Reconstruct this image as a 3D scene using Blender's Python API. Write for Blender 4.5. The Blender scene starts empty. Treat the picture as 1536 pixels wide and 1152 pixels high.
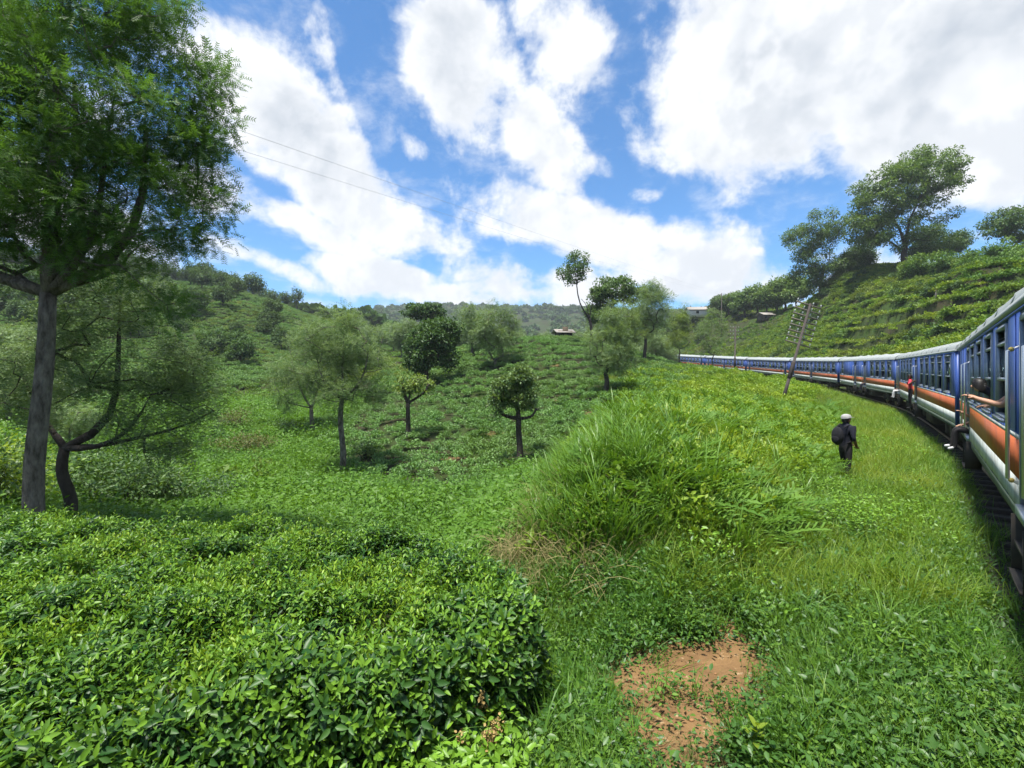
import bpy, bmesh, math, random
import numpy as np
from mathutils import Vector, Matrix, Euler

random.seed(7)
rng = np.random.default_rng(11)
sc = bpy.context.scene
col = sc.collection
F = 700.0            # focal length in photograph pixels
CX, HY = 768.0, 560.0  # principal column and horizon row of the photograph
CAMZ = 3.0

# ------------------------------------------------------------------ camera
cam_d = bpy.data.cameras.new('camera')
cam_d.sensor_width = 36.0
cam_d.lens = 36.0 * F / 1536.0
cam_d.shift_y = -(576.0 - HY) / 1536.0
cam_d.clip_start = 0.05
cam_d.clip_end = 6000.0
cam = bpy.data.objects.new('camera', cam_d)
cam.location = (0, 0, CAMZ)
cam.rotation_euler = (math.radians(90), 0, 0)
col.objects.link(cam)
sc.camera = cam

sc.view_settings.view_transform = 'Standard'
sc.view_settings.look = 'None'
sc.view_settings.exposure = 1.15
sc.view_settings.gamma = 1.0
sc.view_settings.use_curve_mapping = False
sc.render.engine = 'CYCLES'
sc.cycles.max_bounces = 5
sc.cycles.diffuse_bounces = 2
sc.cycles.glossy_bounces = 2
sc.cycles.transmission_bounces = 3
sc.cycles.transparent_max_bounces = 8
sc.cycles.volume_bounces = 0
sc.cycles.use_denoising = True
sc.cycles.use_adaptive_sampling = True
sc.cycles.adaptive_threshold = 0.018
sc.cycles.sample_clamp_indirect = 4.0

# ------------------------------------------------------------------ sun
SUN_AZ, SUN_EL = math.radians(218), math.radians(75)   # azimuth to the right of +Y
sun_d = bpy.data.lights.new('sun', 'SUN')
sun_d.energy = 4.5
sun_d.angle = math.radians(6.0)
sun_d.color = (1.0, 0.955, 0.88)
sun = bpy.data.objects.new('sun', sun_d)
sdir = Vector((math.sin(SUN_AZ)*math.cos(SUN_EL), math.cos(SUN_AZ)*math.cos(SUN_EL), math.sin(SUN_EL)))
sun.rotation_euler = sdir.to_track_quat('Z', 'Y').to_euler()
sun.location = sdir * 200
col.objects.link(sun)

# ------------------------------------------------------------------ world: sky and clouds
world = bpy.data.worlds.new('World')
sc.world = world
world.use_nodes = True
world.cycles.sampling_method = 'MANUAL'
world.cycles.sample_map_resolution = 512
nt = world.node_tree
for n in list(nt.nodes):
    nt.nodes.remove(n)
def N(tree, t, **kw):
    n = tree.nodes.new(t)
    for k, v in kw.items():
        setattr(n, k, v)
    return n
def link(tree, a, b):
    tree.links.new(a, b)
def wmath(op, a, b=None, clamp=False, c=None):
    n = N(nt, 'ShaderNodeMath', operation=op, use_clamp=clamp)
    for i, v in enumerate((a, b, c)):
        if v is None: continue
        if isinstance(v, (int, float)): n.inputs[i].default_value = v
        else: link(nt, v, n.inputs[i])
    return n.outputs[0]
def wrange(v, a, b, c=0.0, d=1.0, smooth=True):
    n = N(nt, 'ShaderNodeMapRange', interpolation_type='SMOOTHSTEP' if smooth else 'LINEAR')
    link(nt, v, n.inputs[0])
    for i, x in enumerate((a, b, c, d)): n.inputs[i+1].default_value = x
    return n.outputs[0]

sky = N(nt, 'ShaderNodeTexSky', sky_type='NISHITA', sun_disc=False)
sky.sun_elevation = SUN_EL
sky.sun_rotation = SUN_AZ
sky.altitude = 1500.0
sky.air_density = 1.0
sky.dust_density = 0.3
sky.ozone_density = 3.0
tc = N(nt, 'ShaderNodeTexCoord')
sep = N(nt, 'ShaderNodeSeparateXYZ'); link(nt, tc.outputs['Generated'], sep.inputs[0])
az = wmath('ARCTAN2', sep.outputs[0], sep.outputs[1])
el = wmath('ARCSINE', sep.outputs[2])
comb = N(nt, 'ShaderNodeCombineXYZ'); link(nt, az, comb.inputs[0]); link(nt, el, comb.inputs[1])
# seamless 3D noise on a flattened direction: clouds get flatter and smaller towards the horizon
zz = wmath('ADD', wmath('ABSOLUTE', sep.outputs[2]), 0.22)
pl = N(nt, 'ShaderNodeCombineXYZ')
link(nt, wmath('DIVIDE', sep.outputs[0], zz), pl.inputs[0]); link(nt, wmath('DIVIDE', sep.outputs[1], zz), pl.inputs[1])
def wnoise(vec, scale, detail, rough=0.55, dist=0.0, off=(0, 0, 0)):
    m = N(nt, 'ShaderNodeMapping'); link(nt, vec, m.inputs[0]); m.inputs['Location'].default_value = off
    n = N(nt, 'ShaderNodeTexNoise'); link(nt, m.outputs[0], n.inputs['Vector'])
    n.inputs['Scale'].default_value = scale; n.inputs['Detail'].default_value = detail
    n.inputs['Roughness'].default_value = rough; n.inputs['Distortion'].default_value = dist
    return n.outputs[0]
big = wnoise(pl.outputs[0], 0.9, 3.0, off=(3.1, 0.7, 0))
mid = wnoise(tc.outputs['Generated'], 6.0, 7.0, 0.60, 0.15, off=(0.4, 0.2, 0.9))
midu = wnoise(tc.outputs['Generated'], 6.0, 4.0, 0.60, 0.15, off=(0.37, 0.17, 0.945))
fine = wnoise(pl.outputs[0], 5.0, 6.0, 0.66, 0.2)
# named cloud banks, each an ellipse on the sky given by its direction
def sky_dir(px, py):
    x, z = (px-CX)/F, (HY-py)/F
    a = math.atan2(x, 1.0); e = math.asin(z/math.sqrt(1+x*x+z*z))
    return a, e
BANKS = [  # px, py, half length px, half width px, tilt deg (clockwise down to the right), weight
    (455, 225, 225, 75, 33, 1.0), (560, 320, 190, 50, 22, 0.8), (330, 290, 110, 48, 12, 0.75),
    (455, 335, 140, 30, 22, 0.7), (420, 400, 130, 22, 20, 0.7), (560, 415, 110, 34, 5, 0.95), (650, 440, 110, 22, 0, 0.7),
    (690, 60, 160, 105, 50, 0.95), (830, 40, 130, 80, 40, 0.8), (800, 205, 140, 60, 48, 0.85),
    (900, 250, 70, 28, 20, 0.5), (620, 225, 38, 24, 20, 0.5), (965, 293, 48, 20, 10, 0.75),
    (1240, 80, 300, 150, 8, 1.2), (1480, 120, 260, 190, 10, 1.25), (1130, 200, 240, 90, 12, 0.9), (1330, 230, 260, 50, 8, 0.8),
    (900, 350, 280, 60, 14, 0.95), (1060, 410, 190, 60, 14, 1.0), (820, 430, 170, 50, 4, 0.85), (1230, 450, 200, 70, 4, 0.8),
    (480, 40, 100, 22, 70, 0.35), (150, 150, 220, 70, 30, 0.35), (40, 330, 200, 80, 15, 0.8), (1500, 400, 120, 60, 0, 0.3),
]
mask = None
for (px, py, rl, rw, tilt, w) in BANKS:
    a, e = sky_dir(px, py)
    ca = math.cos(a)
    m = N(nt, 'ShaderNodeMapping', vector_type='TEXTURE'); link(nt, comb.outputs[0], m.inputs[0])
    m.inputs['Location'].default_value = (a, e, 0)
    m.inputs['Rotation'].default_value = (0, 0, -math.radians(tilt))
    k = 1.0/F*(0.55+0.45*ca*ca)
    m.inputs['Scale'].default_value = (rl*k*1.25, rw*k*1.25, 1)
    ln = N(nt, 'ShaderNodeVectorMath', operation='LENGTH'); link(nt, m.outputs[0], ln.inputs[0])
    v = wrange(ln.outputs['Value'], 1.15, 0.1, 0.0, w)
    mask = v if mask is None else wmath('MAXIMUM', mask, v)
# outside the part of the sky that shows, cover follows the large noise
aabs = wmath('ABSOLUTE', az)
outw = wmath('MAXIMUM', wrange(aabs, 0.85, 1.1), wrange(el, 0.62, 0.85))
gen = wmath('MULTIPLY', wrange(big, 0.38, 0.68), 0.95)
mixm = N(nt, 'ShaderNodeMix'); link(nt, outw, mixm.inputs[0]); link(nt, mask, mixm.inputs[2]); link(nt, gen, mixm.inputs[3])
cover = mixm.outputs[0]
tex = wmath('ADD', wmath('MULTIPLY', wmath('SUBTRACT', mid, 0.5), 2.5), wmath('MULTIPLY', wmath('SUBTRACT', fine, 0.5), 0.55))
dens_raw = wmath('ADD', cover, tex)
dens = wrange(dens_raw, 0.25, 0.74)
wisp = wmath('MULTIPLY', wrange(wmath('ADD', wmath('MULTIPLY', fine, 0.7), wmath('MULTIPLY', mid, 0.4)), 0.50, 0.78), 0.6)
alpha = wmath('MAXIMUM', dens, wisp)
# cloud self-shadow painted into the colour: thick parts grey underneath, thin rims white
thick = wrange(dens_raw, 0.55, 1.45)
shade_n = wnoise(tc.outputs['Generated'], 3.2, 4.0, 0.55, 0.3, off=(0.43, 0.2, 0.83))
relief = wrange(wmath('SUBTRACT', midu, mid), -0.06, 0.10)
shade = wmath('ADD', wmath('MULTIPLY', thick, wrange(shade_n, 0.40, 0.64)), wmath('MULTIPLY', relief, 0.45), True)
shade = wmath('MULTIPLY', shade, wrange(dens_raw, 0.35, 0.8))
ccol = N(nt, 'ShaderNodeMix', data_type='RGBA'); link(nt, shade, ccol.inputs[0])
ccol.inputs[6].default_value = (0.50, 0.505, 0.51, 1); ccol.inputs[7].default_value = (0.27, 0.295, 0.33, 1)
skyc = N(nt, 'ShaderNodeMix', data_type='RGBA', blend_type='MULTIPLY'); skyc.inputs[0].default_value = 1.0
link(nt, sky.outputs[0], skyc.inputs[6]); skyc.inputs[7].default_value = (0.027, 0.074, 0.100, 1)
fin = N(nt, 'ShaderNodeMix', data_type='RGBA'); link(nt, alpha, fin.inputs[0])
link(nt, skyc.outputs[2], fin.inputs[6]); link(nt, ccol.outputs[2], fin.inputs[7])
bg = N(nt, 'ShaderNodeBackground'); link(nt, fin.outputs[2], bg.inputs[0]); bg.inputs[1].default_value = 1.0
wo = N(nt, 'ShaderNodeOutputWorld'); link(nt, bg.outputs[0], wo.inputs[0])

# ------------------------------------------------------------------ helpers
def tag(o, label=None, cat=None, group=None, kind=None):
    if label: o['label'] = label
    if cat: o['category'] = cat
    if group: o['group'] = group
    if kind: o['kind'] = kind
    return o
def PX(px, py, d):
    return np.array([(px-CX)/F*d, d, CAMZ-(py-HY)/F*d])
def mesh_from(name, V, faces, mats=(), mi=None, smooth=False, attr=None):
    """V (n,3); faces: list of arrays, each (m,k) of one polygon size."""
    me = bpy.data.meshes.new(name)
    V = np.asarray(V, np.float32)
    faces = [np.asarray(f, np.int32) for f in faces if len(f)]
    me.vertices.add(len(V)); me.vertices.foreach_set('co', V.ravel())
    nl = sum(f.size for f in faces); npoly = sum(len(f) for f in faces)
    me.loops.add(nl); me.polygons.add(npoly)
    me.loops.foreach_set('vertex_index', np.concatenate([f.ravel() for f in faces]))
    tot = np.concatenate([np.full(len(f), f.shape[1], np.int32) for f in faces])
    st = np.concatenate([[0], np.cumsum(tot)[:-1]]).astype(np.int32)
    me.polygons.foreach_set('loop_start', st); me.polygons.foreach_set('loop_total', tot)
    if mi is not None: me.polygons.foreach_set('material_index', np.asarray(mi, np.int32))
    if smooth: me.polygons.foreach_set('use_smooth', np.ones(npoly, bool))
    for m in mats: me.materials.append(m)
    if attr:
        for k, a in attr.items():
            at = me.attributes.new(k, 'FLOAT', 'POINT'); at.data.foreach_set('value', np.asarray(a, np.float32))
    me.update(calc_edges=True)
    return me
def add(name, me, parent=None, loc=None):
    o = bpy.data.objects.new(name, me)
    col.objects.link(o)
    if parent is not None: o.parent = parent
    if loc is not None: o.location = loc
    return o
def empty(name, loc=(0, 0, 0), rz=0.0):
    o = bpy.data.objects.new(name, None); col.objects.link(o)
    o.empty_display_size = 0.2
    o.location = loc; o.rotation_euler = (0, 0, rz)
    return o
class MB:
    """collects boxes, tubes and sheets into one mesh"""
    def __init__(s): s.V = []; s.Q = []; s.T = []; s.n = 0
    def addv(s, V, Q=(), T=()):
        V = np.asarray(V, float).reshape(-1, 3); s.V.append(V)
        if len(Q): s.Q.append(np.asarray(Q, int)+s.n)
        if len(T): s.T.append(np.asarray(T, int)+s.n)
        s.n += len(V); return s
    def box(s, x0, x1, y0, y1, z0, z1):
        V = [(x, y, z) for z in (z0, z1) for y in (y0, y1) for x in (x0, x1)]
        return s.addv(V, [(0, 2, 3, 1), (4, 5, 7, 6), (0, 1, 5, 4), (2, 6, 7, 3), (0, 4, 6, 2), (1, 3, 7, 5)])
    def tube(s, P, R, k=8, cap=True):
        P = np.asarray(P, float); n = len(P); R = np.broadcast_to(np.asarray(R, float), (n,))
        Tn = np.gradient(P, axis=0); Tn /= np.linalg.norm(Tn, axis=1, keepdims=True)+1e-9
        up = np.array([0, 0, 1.0]) if abs(Tn[0][2]) < 0.9 else np.array([0, 1.0, 0])
        V = []
        a = np.cross(up, Tn[0]); a /= np.linalg.norm(a)
        for i in range(n):
            a = a - Tn[i]*np.dot(a, Tn[i]); a /= np.linalg.norm(a)+1e-9
            b = np.cross(Tn[i], a)
            th = np.arange(k)*2*np.pi/k
            V.append(P[i]+R[i]*(np.cos(th)[:, None]*a+np.sin(th)[:, None]*b))
        V = np.concatenate(V)
        Q = [(i*k+j, i*k+(j+1) % k, (i+1)*k+(j+1) % k, (i+1)*k+j) for i in range(n-1) for j in range(k)]
        T = []
        if cap:
            V = np.vstack([V, P[0], P[-1]]); c0, c1 = n*k, n*k+1
            T = [(c0, (j+1) % k, j) for j in range(k)]+[(c1, (n-1)*k+j, (n-1)*k+(j+1) % k) for j in range(k)]
        return s.addv(V, Q, T)
    def ball(s, c, r, nu=8, nv=6):
        r = np.broadcast_to(np.asarray(r, float), (3,))
        V = [(0, 0, -1)]
        for i in range(1, nv):
            ph = -math.pi/2+math.pi*i/nv
            for j in range(nu):
                t = 2*math.pi*j/nu; V.append((math.cos(ph)*math.cos(t), math.cos(ph)*math.sin(t), math.sin(ph)))
        V.append((0, 0, 1)); V = np.array(V)*r+np.asarray(c, float)
        Q = [(1+i*nu+j, 1+i*nu+(j+1) % nu, 1+(i+1)*nu+(j+1) % nu, 1+(i+1)*nu+j) for i in range(nv-2) for j in range(nu)]
        L = len(V)-1
        T = [(0, 1+(j+1) % nu, 1+j) for j in range(nu)]+[(L, 1+(nv-2)*nu+j, 1+(nv-2)*nu+(j+1) % nu) for j in range(nu)]
        return s.addv(V, Q, T)
    def mesh(s, name, mat, smooth=False):
        V = np.concatenate(s.V); f = []
        if s.Q: f.append(np.concatenate(s.Q))
        if s.T: f.append(np.concatenate(s.T))
        return mesh_from(name, V, f, [mat] if mat else [], smooth=smooth)
    def build(s, name, mat, parent=None, smooth=False, loc=None):
        return add(name, s.mesh(name, mat, smooth), parent, loc)

# value noise
def _h(i, j, s):
    n = (i*374761393+j*668265263+s*2147483647+s*97) & 0xffffffff
    n = ((n ^ (n >> 13))*1274126177) & 0xffffffff
    return ((n ^ (n >> 16)) & 0xffff)/65535.0
def vnoise(x, y, s=0):
    x = np.asarray(x, float); y = np.asarray(y, float)
    i = np.floor(x).astype(np.int64); j = np.floor(y).astype(np.int64)
    u = x-i; v = y-j; u = u*u*(3-2*u); v = v*v*(3-2*v)
    return (_h(i, j, s)*(1-u)+_h(i+1, j, s)*u)*(1-v)+(_h(i, j+1, s)*(1-u)+_h(i+1, j+1, s)*u)*v
def fbm(x, y, s=0, o=4):
    a = 0; w = 0.5; t = 0
    for k in range(o):
        a = a+w*vnoise(x*2**k, y*2**k, s+k*17); t += w; w *= 0.5
    return a/t
def sstep(a, b, x):
    t = np.clip((x-a)/(b-a), 0, 1); return t*t*(3-2*t)

# ------------------------------------------------------------------ materials
def pmat(name, colr, rough=0.8, metal=0.0, noise=None, col2=None, bump=0.0, bscale=20.0, spec=0.3, stretch=None):
    m = bpy.data.materials.new(name); m.use_nodes = True
    t = m.node_tree; b = t.nodes['Principled BSDF']
    b.inputs['Base Color'].default_value = (*colr, 1); b.inputs['Roughness'].default_value = rough
    b.inputs['Metallic'].default_value = metal; b.inputs['Specular IOR Level'].default_value = spec
    if noise:
        c = N(t, 'ShaderNodeTexCoord'); mp = N(t, 'ShaderNodeMapping'); link(t, c.outputs['Object'], mp.inputs[0])
        if stretch: mp.inputs['Scale'].default_value = stretch
        n = N(t, 'ShaderNodeTexNoise'); link(t, mp.outputs[0], n.inputs['Vector']); n.inputs['Scale'].default_value = noise
        n.inputs['Detail'].default_value = 6; n.inputs['Roughness'].default_value = 0.65
        r = N(t, 'ShaderNodeMapRange'); link(t, n.outputs[0], r.inputs[0]); r.inputs[1].default_value = 0.35; r.inputs[2].default_value = 0.68
        x = N(t, 'ShaderNodeMix', data_type='RGBA'); link(t, r.outputs[0], x.inputs[0])
        x.inputs[6].default_value = (*colr, 1); x.inputs[7].default_value = (*(col2 or [v*0.6 for v in colr]), 1)
        link(t, x.outputs[2], b.inputs['Base Color'])
        if bump:
            n2 = N(t, 'ShaderNodeTexNoise'); link(t, mp.outputs[0], n2.inputs['Vector']); n2.inputs['Scale'].default_value = bscale
            n2.inputs['Detail'].default_value = 5
            bp = N(t, 'ShaderNodeBump'); bp.inputs['Strength'].default_value = bump; bp.inputs['Distance'].default_value = 0.05
            link(t, n2.outputs[0], bp.inputs['Height']); link(t, bp.outputs[0], b.inputs['Normal'])
    return m
def leafmat(name, dark, light, trans=0.35, rough=0.5, spec=0.35, patch=None, pscale=0.25, tcol=None):
    """leaf: per-leaf tone (attribute 'v'), per-plant tone, and broad patches over the ground"""
    m = bpy.data.materials.new(name); m.use_nodes = True
    t = m.node_tree; b = t.nodes['Principled BSDF']; out = t.nodes['Material Output']
    at = N(t, 'ShaderNodeAttribute'); at.attribute_name = 'v'
    oi = N(t, 'ShaderNodeObjectInfo')
    ad = N(t, 'ShaderNodeMath', operation='MULTIPLY_ADD'); link(t, oi.outputs['Random'], ad.inputs[0]); ad.inputs[1].default_value = 0.35
    link(t, at.outputs['Fac'], ad.inputs[2])
    sb = N(t, 'ShaderNodeMath', operation='SUBTRACT', use_clamp=True); link(t, ad.outputs[0], sb.inputs[0]); sb.inputs[1].default_value = 0.17
    x = N(t, 'ShaderNodeMix', data_type='RGBA'); link(t, sb.outputs[0], x.inputs[0])
    x.inputs[6].default_value = (*dark, 1); x.inputs[7].default_value = (*light, 1)
    c = x.outputs[2]
    if patch:
        g = N(t, 'ShaderNodeNewGeometry'); n = N(t, 'ShaderNodeTexNoise'); link(t, g.outputs['Position'], n.inputs['Vector'])
        n.inputs['Scale'].default_value = pscale; n.inputs['Detail'].default_value = 4
        r = N(t, 'ShaderNodeMapRange'); link(t, n.outputs[0], r.inputs[0]); r.inputs[1].default_value = 0.42; r.inputs[2].default_value = 0.66
        y = N(t, 'ShaderNodeMix', data_type='RGBA'); link(t, r.outputs[0], y.inputs[0]); link(t, c, y.inputs[6]); y.inputs[7].default_value = (*patch, 1)
        c = y.outputs[2]
    link(t, c, b.inputs['Base Color']); b.inputs['Roughness'].default_value = rough; b.inputs['Specular IOR Level'].default_value = spec
    if trans > 0:
        tr = N(t, 'ShaderNodeBsdfTranslucent')
        tm = N(t, 'ShaderNodeMix', data_type='RGBA', blend_type='MULTIPLY'); tm.inputs[0].default_value = 1.0
        link(t, c, tm.inputs[6]); tm.inputs[7].default_value = (*(tcol or (1.35, 1.25, 0.55)), 1)
        link(t, tm.outputs[2], tr.inputs[0])
        mx = N(t, 'ShaderNodeMixShader'); mx.inputs[0].default_value = trans
        link(t, b.outputs[0], mx.inputs[1]); link(t, tr.outputs[0], mx.inputs[2]); link(t, mx.outputs[0], out.inputs[0])
    return m
# ------------------------------------------------------------------ the railway line (left wall foot of each carriage)
CARLEN = 22.0
HEAD = [41.4, 35.7, 26.5, 18.5, 10.5, 2.0, -6.0]        # compass heading of each carriage
EAVE = [3.86, 3.76, 4.02, 4.4, 5.0, 5.85, 7.0, 8.3]
RAIL_OFF = 3.41
J = [np.array([13.6-CARLEN*math.sin(math.radians(41.4)), 14.2-CARLEN*math.cos(math.radians(41.4))])]
for h in HEAD:
    J.append(J[-1]+CARLEN*np.array([math.sin(math.radians(h)), math.cos(math.radians(h))]))
TRK = []
for k, hd in enumerate(HEAD):     # the line runs under the bogies of every carriage
    hr = math.radians(hd); f = np.array([math.sin(hr), math.cos(hr)]); rt = np.array([math.cos(hr), -math.sin(hr)])
    for u in (3.6, CARLEN-3.6):
        q = J[k]+f*u+rt*1.45; TRK.append((q[0], q[1], EAVE[k]+(EAVE[k+1]-EAVE[k])*u/CARLEN-RAIL_OFF))
def _ext(p, hd, L, dz):
    h = math.radians(hd); return (p[0]+L*math.sin(h), p[1]+L*math.cos(h), p[2]+dz)
for hd in (45, 53, 61, 69): TRK.insert(0, _ext(TRK[0], hd, -15, 0))
for hd in (-10, -18, -26, -34, -42): TRK.append(_ext(TRK[-1], hd, 15, .6))
TRK = np.array(TRK)
for _ in range(2):
    q = [TRK[0]]
    for a, b in zip(TRK[:-1], TRK[1:]): q += [0.75*a+0.25*b, 0.25*a+0.75*b]
    q.append(TRK[-1]); TRK = np.array(q)
def track_dist(X, Y):
    best = np.full(np.shape(X), 1e9); bz = np.zeros(np.shape(X)); side = np.zeros(np.shape(X))
    for a, b in zip(TRK[:-1], TRK[1:]):
        d = b[:2]-a[:2]; L2 = d @ d
        t = np.clip(((X-a[0])*d[0]+(Y-a[1])*d[1])/L2, 0, 1)
        qx = a[0]+t*d[0]; qy = a[1]+t*d[1]
        ds = np.hypot(X-qx, Y-qy); m = ds < best
        best = np.where(m, ds, best); bz = np.where(m, a[2]+t*(b[2]-a[2]), bz)
        side = np.where(m, np.sign((X-a[0])*d[1]-(Y-a[1])*d[0]), side)
    return best, bz, side     # side +1: right of the line

# ------------------------------------------------------------------ terrain
CP = [ # photo column, distance ahead, height
 (-500,2,.1),(400,2,.1),(1000,2,.1),(1800,2,.15),(0,3,.1),(500,3,.1),(900,3,.05),(1300,3,.08),(1700,3,.15),(-500,4,.05),
 (0,5,0),(400,5,0),(700,5,-.1),(880,5.7,0),(1040,4.8,0),(1300,5,.1),(1650,5,.2),(-500,8,0),
 (0,8,-.3),(400,7.5,-.25),(650,7,-.3),(760,7,-.05),(850,7,.35),(930,8,1.1),(1030,8,1.0),(1150,8,.4),(1300,8,.1),(1450,8,.12),
 (600,10,-1.0),(720,10,-.85),(800,9,.2),(850,8.5,.75),(930,10,1.35),(1050,10,1.3),(1150,10,.7),(1250,10,.2),(1400,10,.15),(200,10,-.8),
 (0,14,-.7),(300,15,-1.5),(600,14,-1.6),(720,14,-1.5),(800,14,-.3),(860,13,.7),(930,14,1.25),(1050,14,1.35),(1150,14,.9),(1270,14,0),(1400,14,.2),
 (-400,18,.5),(0,18,-.2),(300,22,-1.6),(513,22,-1.77),(700,18,-1.8),(778,22,-1.4),(850,20,-.6),(930,20,.4),(1050,20,1.2),(1150,20,1.2),(1250,20,.4),(1350,20,.3),
 (0,30,.8),(300,30,-1.2),(465,32,-1.3),(612,28,-1.),(750,30,-.6),(840,28,-.2),(930,30,.8),(1050,32,1.6),(1175,35,1.0),(1280,32,.8),
 (0,50,4),(200,50,2),(300,50,.2),(450,48,.5),(560,45,1.),(650,47,2.2),(740,50,4.5),(907,34,1.54),(860,45,3.7),(1000,50,2.8),(1100,50,2.0),(1200,48,1.3),
 (400,70,3.2),(250,70,6),(100,80,10),(0,80,12),(500,70,3),(560,70,3.5),(650,70,5),(740,70,7.2),(860,70,8.1),(1010,75,4.4),(1060,70,2.5),(1115,60,2.6),
 (0,110,20),(200,110,18),(330,110,19),(420,110,14),(500,100,7.3),(600,100,7),(700,100,8),(860,100,7.3),(1000,110,4.8),
 (330,130,26),(200,140,31),(0,140,35),(-300,140,38),(420,150,25),(500,170,21),(560,200,22),(650,150,9),(750,150,10),(860,150,9),
 (330,220,30),(100,260,45),(420,260,28),(600,320,22),(700,320,17),(800,320,17),(900,320,22),(-300,300,50),
 (560,600,72),(600,700,96),(700,900,132),(800,900,128),(880,900,126),(300,900,85),(100,900,90),(-300,900,100),(1000,800,105),(1100,700,92),(1300,700,90),(1700,700,80),
 (600,1800,150),(900,1800,150),(0,1800,150),(1500,1800,120),
 (1500,16,.5),(1500,24,2.5),(1500,45,8.5),(1536,75,18),(1800,40,9),(1800,75,20),(1440,92,22),(1370,100,25.5),(1300,102,23.5),(1230,112,22),(1190,150,23.5),
 (1400,27,.8),(1400,42,4.5),(1400,60,12),(1370,60,8),(1370,80,17.5),(1300,50,1.6),(1300,58,4.5),(1300,77,12),(1255,67,2.5),(1250,85,9.0),(1260,102,18.5),(1190,84,3.2),(1190,95,6.5),(1190,120,15.5),
 (1100,112,4.0),(1100,150,16),(1060,172,23.5),(1150,104,4.5),(1150,125,11),(1150,150,21),(1040,155,9.5),(1040,200,21),(1020,150,7.5),
 (1370,140,26),(1536,120,19),(1200,180,25),(1300,300,36),(1100,300,34),(1536,300,36),
]
CPa = np.array(CP, float)
def to_ar(X, Y):
    return np.arctan2(X, Y), np.log(np.maximum(np.hypot(X, Y), 1.5))
_x = (CPa[:, 0]-CX)/F*CPa[:, 1]; _y = CPa[:, 1]
_a, _r = to_ar(_x, _y)
KA = 1.6
_p = np.stack([_a*KA, _r], 1)
def _U(d2): return 0.5*d2*np.log(d2+1e-12)
_n = len(_p)
_D = ((_p[:, None]-_p[None])**2).sum(-1)
_A = np.zeros((_n+3, _n+3)); _A[:_n, :_n] = _U(_D)+np.eye(_n)*2e-4
_A[:_n, _n] = 1; _A[:_n, _n+1:] = _p; _A[_n, :_n] = 1; _A[_n+1:, :_n] = _p.T
# heights are compressed so that far ridges do not drown the near ground
def _c(z): return np.sign(z)*np.log1p(np.abs(z)/1.5)
def _ci(w): return np.sign(w)*np.expm1(np.abs(w))*1.5
_w = np.linalg.solve(_A, np.concatenate([_c(CPa[:, 2]), [0, 0, 0]]))
def _tps(a, r):
    out = np.empty(a.shape); q = np.stack([a.ravel()*KA, r.ravel()], 1); o = np.empty(len(q))
    for i in range(0, len(q), 20000):
        s = q[i:i+20000]
        d2 = ((s[:, None]-_p[None])**2).sum(-1)
        o[i:i+20000] = _U(d2) @ _w[:_n]+_w[_n]+s @ _w[_n+1:]
    return _ci(o).reshape(a.shape)
AM = math.radians(56)
def H(X, Y):
    X = np.asarray(X, float); Y = np.asarray(Y, float)
    a, r = to_ar(X, Y); r = np.clip(r, math.log(2.0), math.log(1800))
    ac = np.clip(a, -AM, AM)
    z = _tps(ac, r)
    b = np.abs(a) > AM
    if b.any():
        wb = 0.5*np.clip((np.abs(a[b])-AM)/(math.pi-AM), 0, 1)
        z[b] = z[b]*(1-wb)+_tps(-ac[b], r[b])*wb
    R = np.exp(r)
    # relief: hummocks near by, gullies and knolls further off
    z = z+(fbm(X*0.9, Y*0.9, 3)-0.5)*0.16*sstep(1, 6, R)+(fbm(X*0.12, Y*0.12, 5)-0.5)*np.clip((R-12)*0.03, 0, 2.2)+(fbm(X*0.012, Y*0.012, 9)-0.5)*np.clip((R-200)*0.05, 0, 22)
    wm = sstep(math.radians(0), math.radians(8), a)*(1-sstep(math.radians(26), math.radians(32), a))*sstep(6.5, 8, R)*(1-sstep(16, 24, R))
    z = z+wm*(fbm(X*0.75, Y*0.75, 13)-0.5)*0.8
    # cultivation terraces on the hill behind the train
    wt = sstep(math.radians(33), math.radians(37), a)*sstep(30, 42, R)*sstep(5.5, 7.5, z)*(1-sstep(17, 20, z))
    zz = (z+0.9*fbm(X*0.08, Y*0.08, 21))/2.1; fr = zz-np.floor(zz)
    z = z+wt*2.1*(sstep(0.62, 0.95, fr)-fr)*1.0
    # narrow contour benches of the tea slopes
    wc = (1-sstep(math.radians(14), math.radians(19), a))*sstep(26, 36, R)*(1-sstep(130, 200, R))*sstep(-0.8, 0.5, z)
    zz = (z+0.5*fbm(X*0.1, Y*0.1, 31))/0.75; fr = zz-np.floor(zz)
    z = z+wc*0.75*(sstep(0.5, 1.0, fr)-fr)*0.7
    ds, bz, side = track_dist(X, Y)
    w = 1-sstep(2.3, np.where(side > 0, 4.2, 5.0), ds)
    z = z*(1-w)+(bz-0.27)*w
    return z
def gz(px, d):
    return float(H(np.array([(px-CX)/F*d]), np.array([d]))[0])
def gp(px, d, dz=0.0):
    return Vector(((px-CX)/F*d, d, gz(px, d)+dz))
def proj(X, Y, Z):
    return CX+X/np.maximum(Y, .01)*F, HY-(Z-CAMZ)/np.maximum(Y, .01)*F
def inpoly(px, py, poly):
    px = np.asarray(px); py = np.asarray(py); ins = np.zeros(px.shape, bool)
    n = len(poly)
    for i in range(n):
        x1, y1 = poly[i]; x2, y2 = poly[(i+1) % n]
        c = ((y1 > py) != (y2 > py)) & (px < (x2-x1)*(py-y1)/((y2-y1) if y2 != y1 else 1e-9)+x1)
        ins ^= c
    return ins
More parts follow.
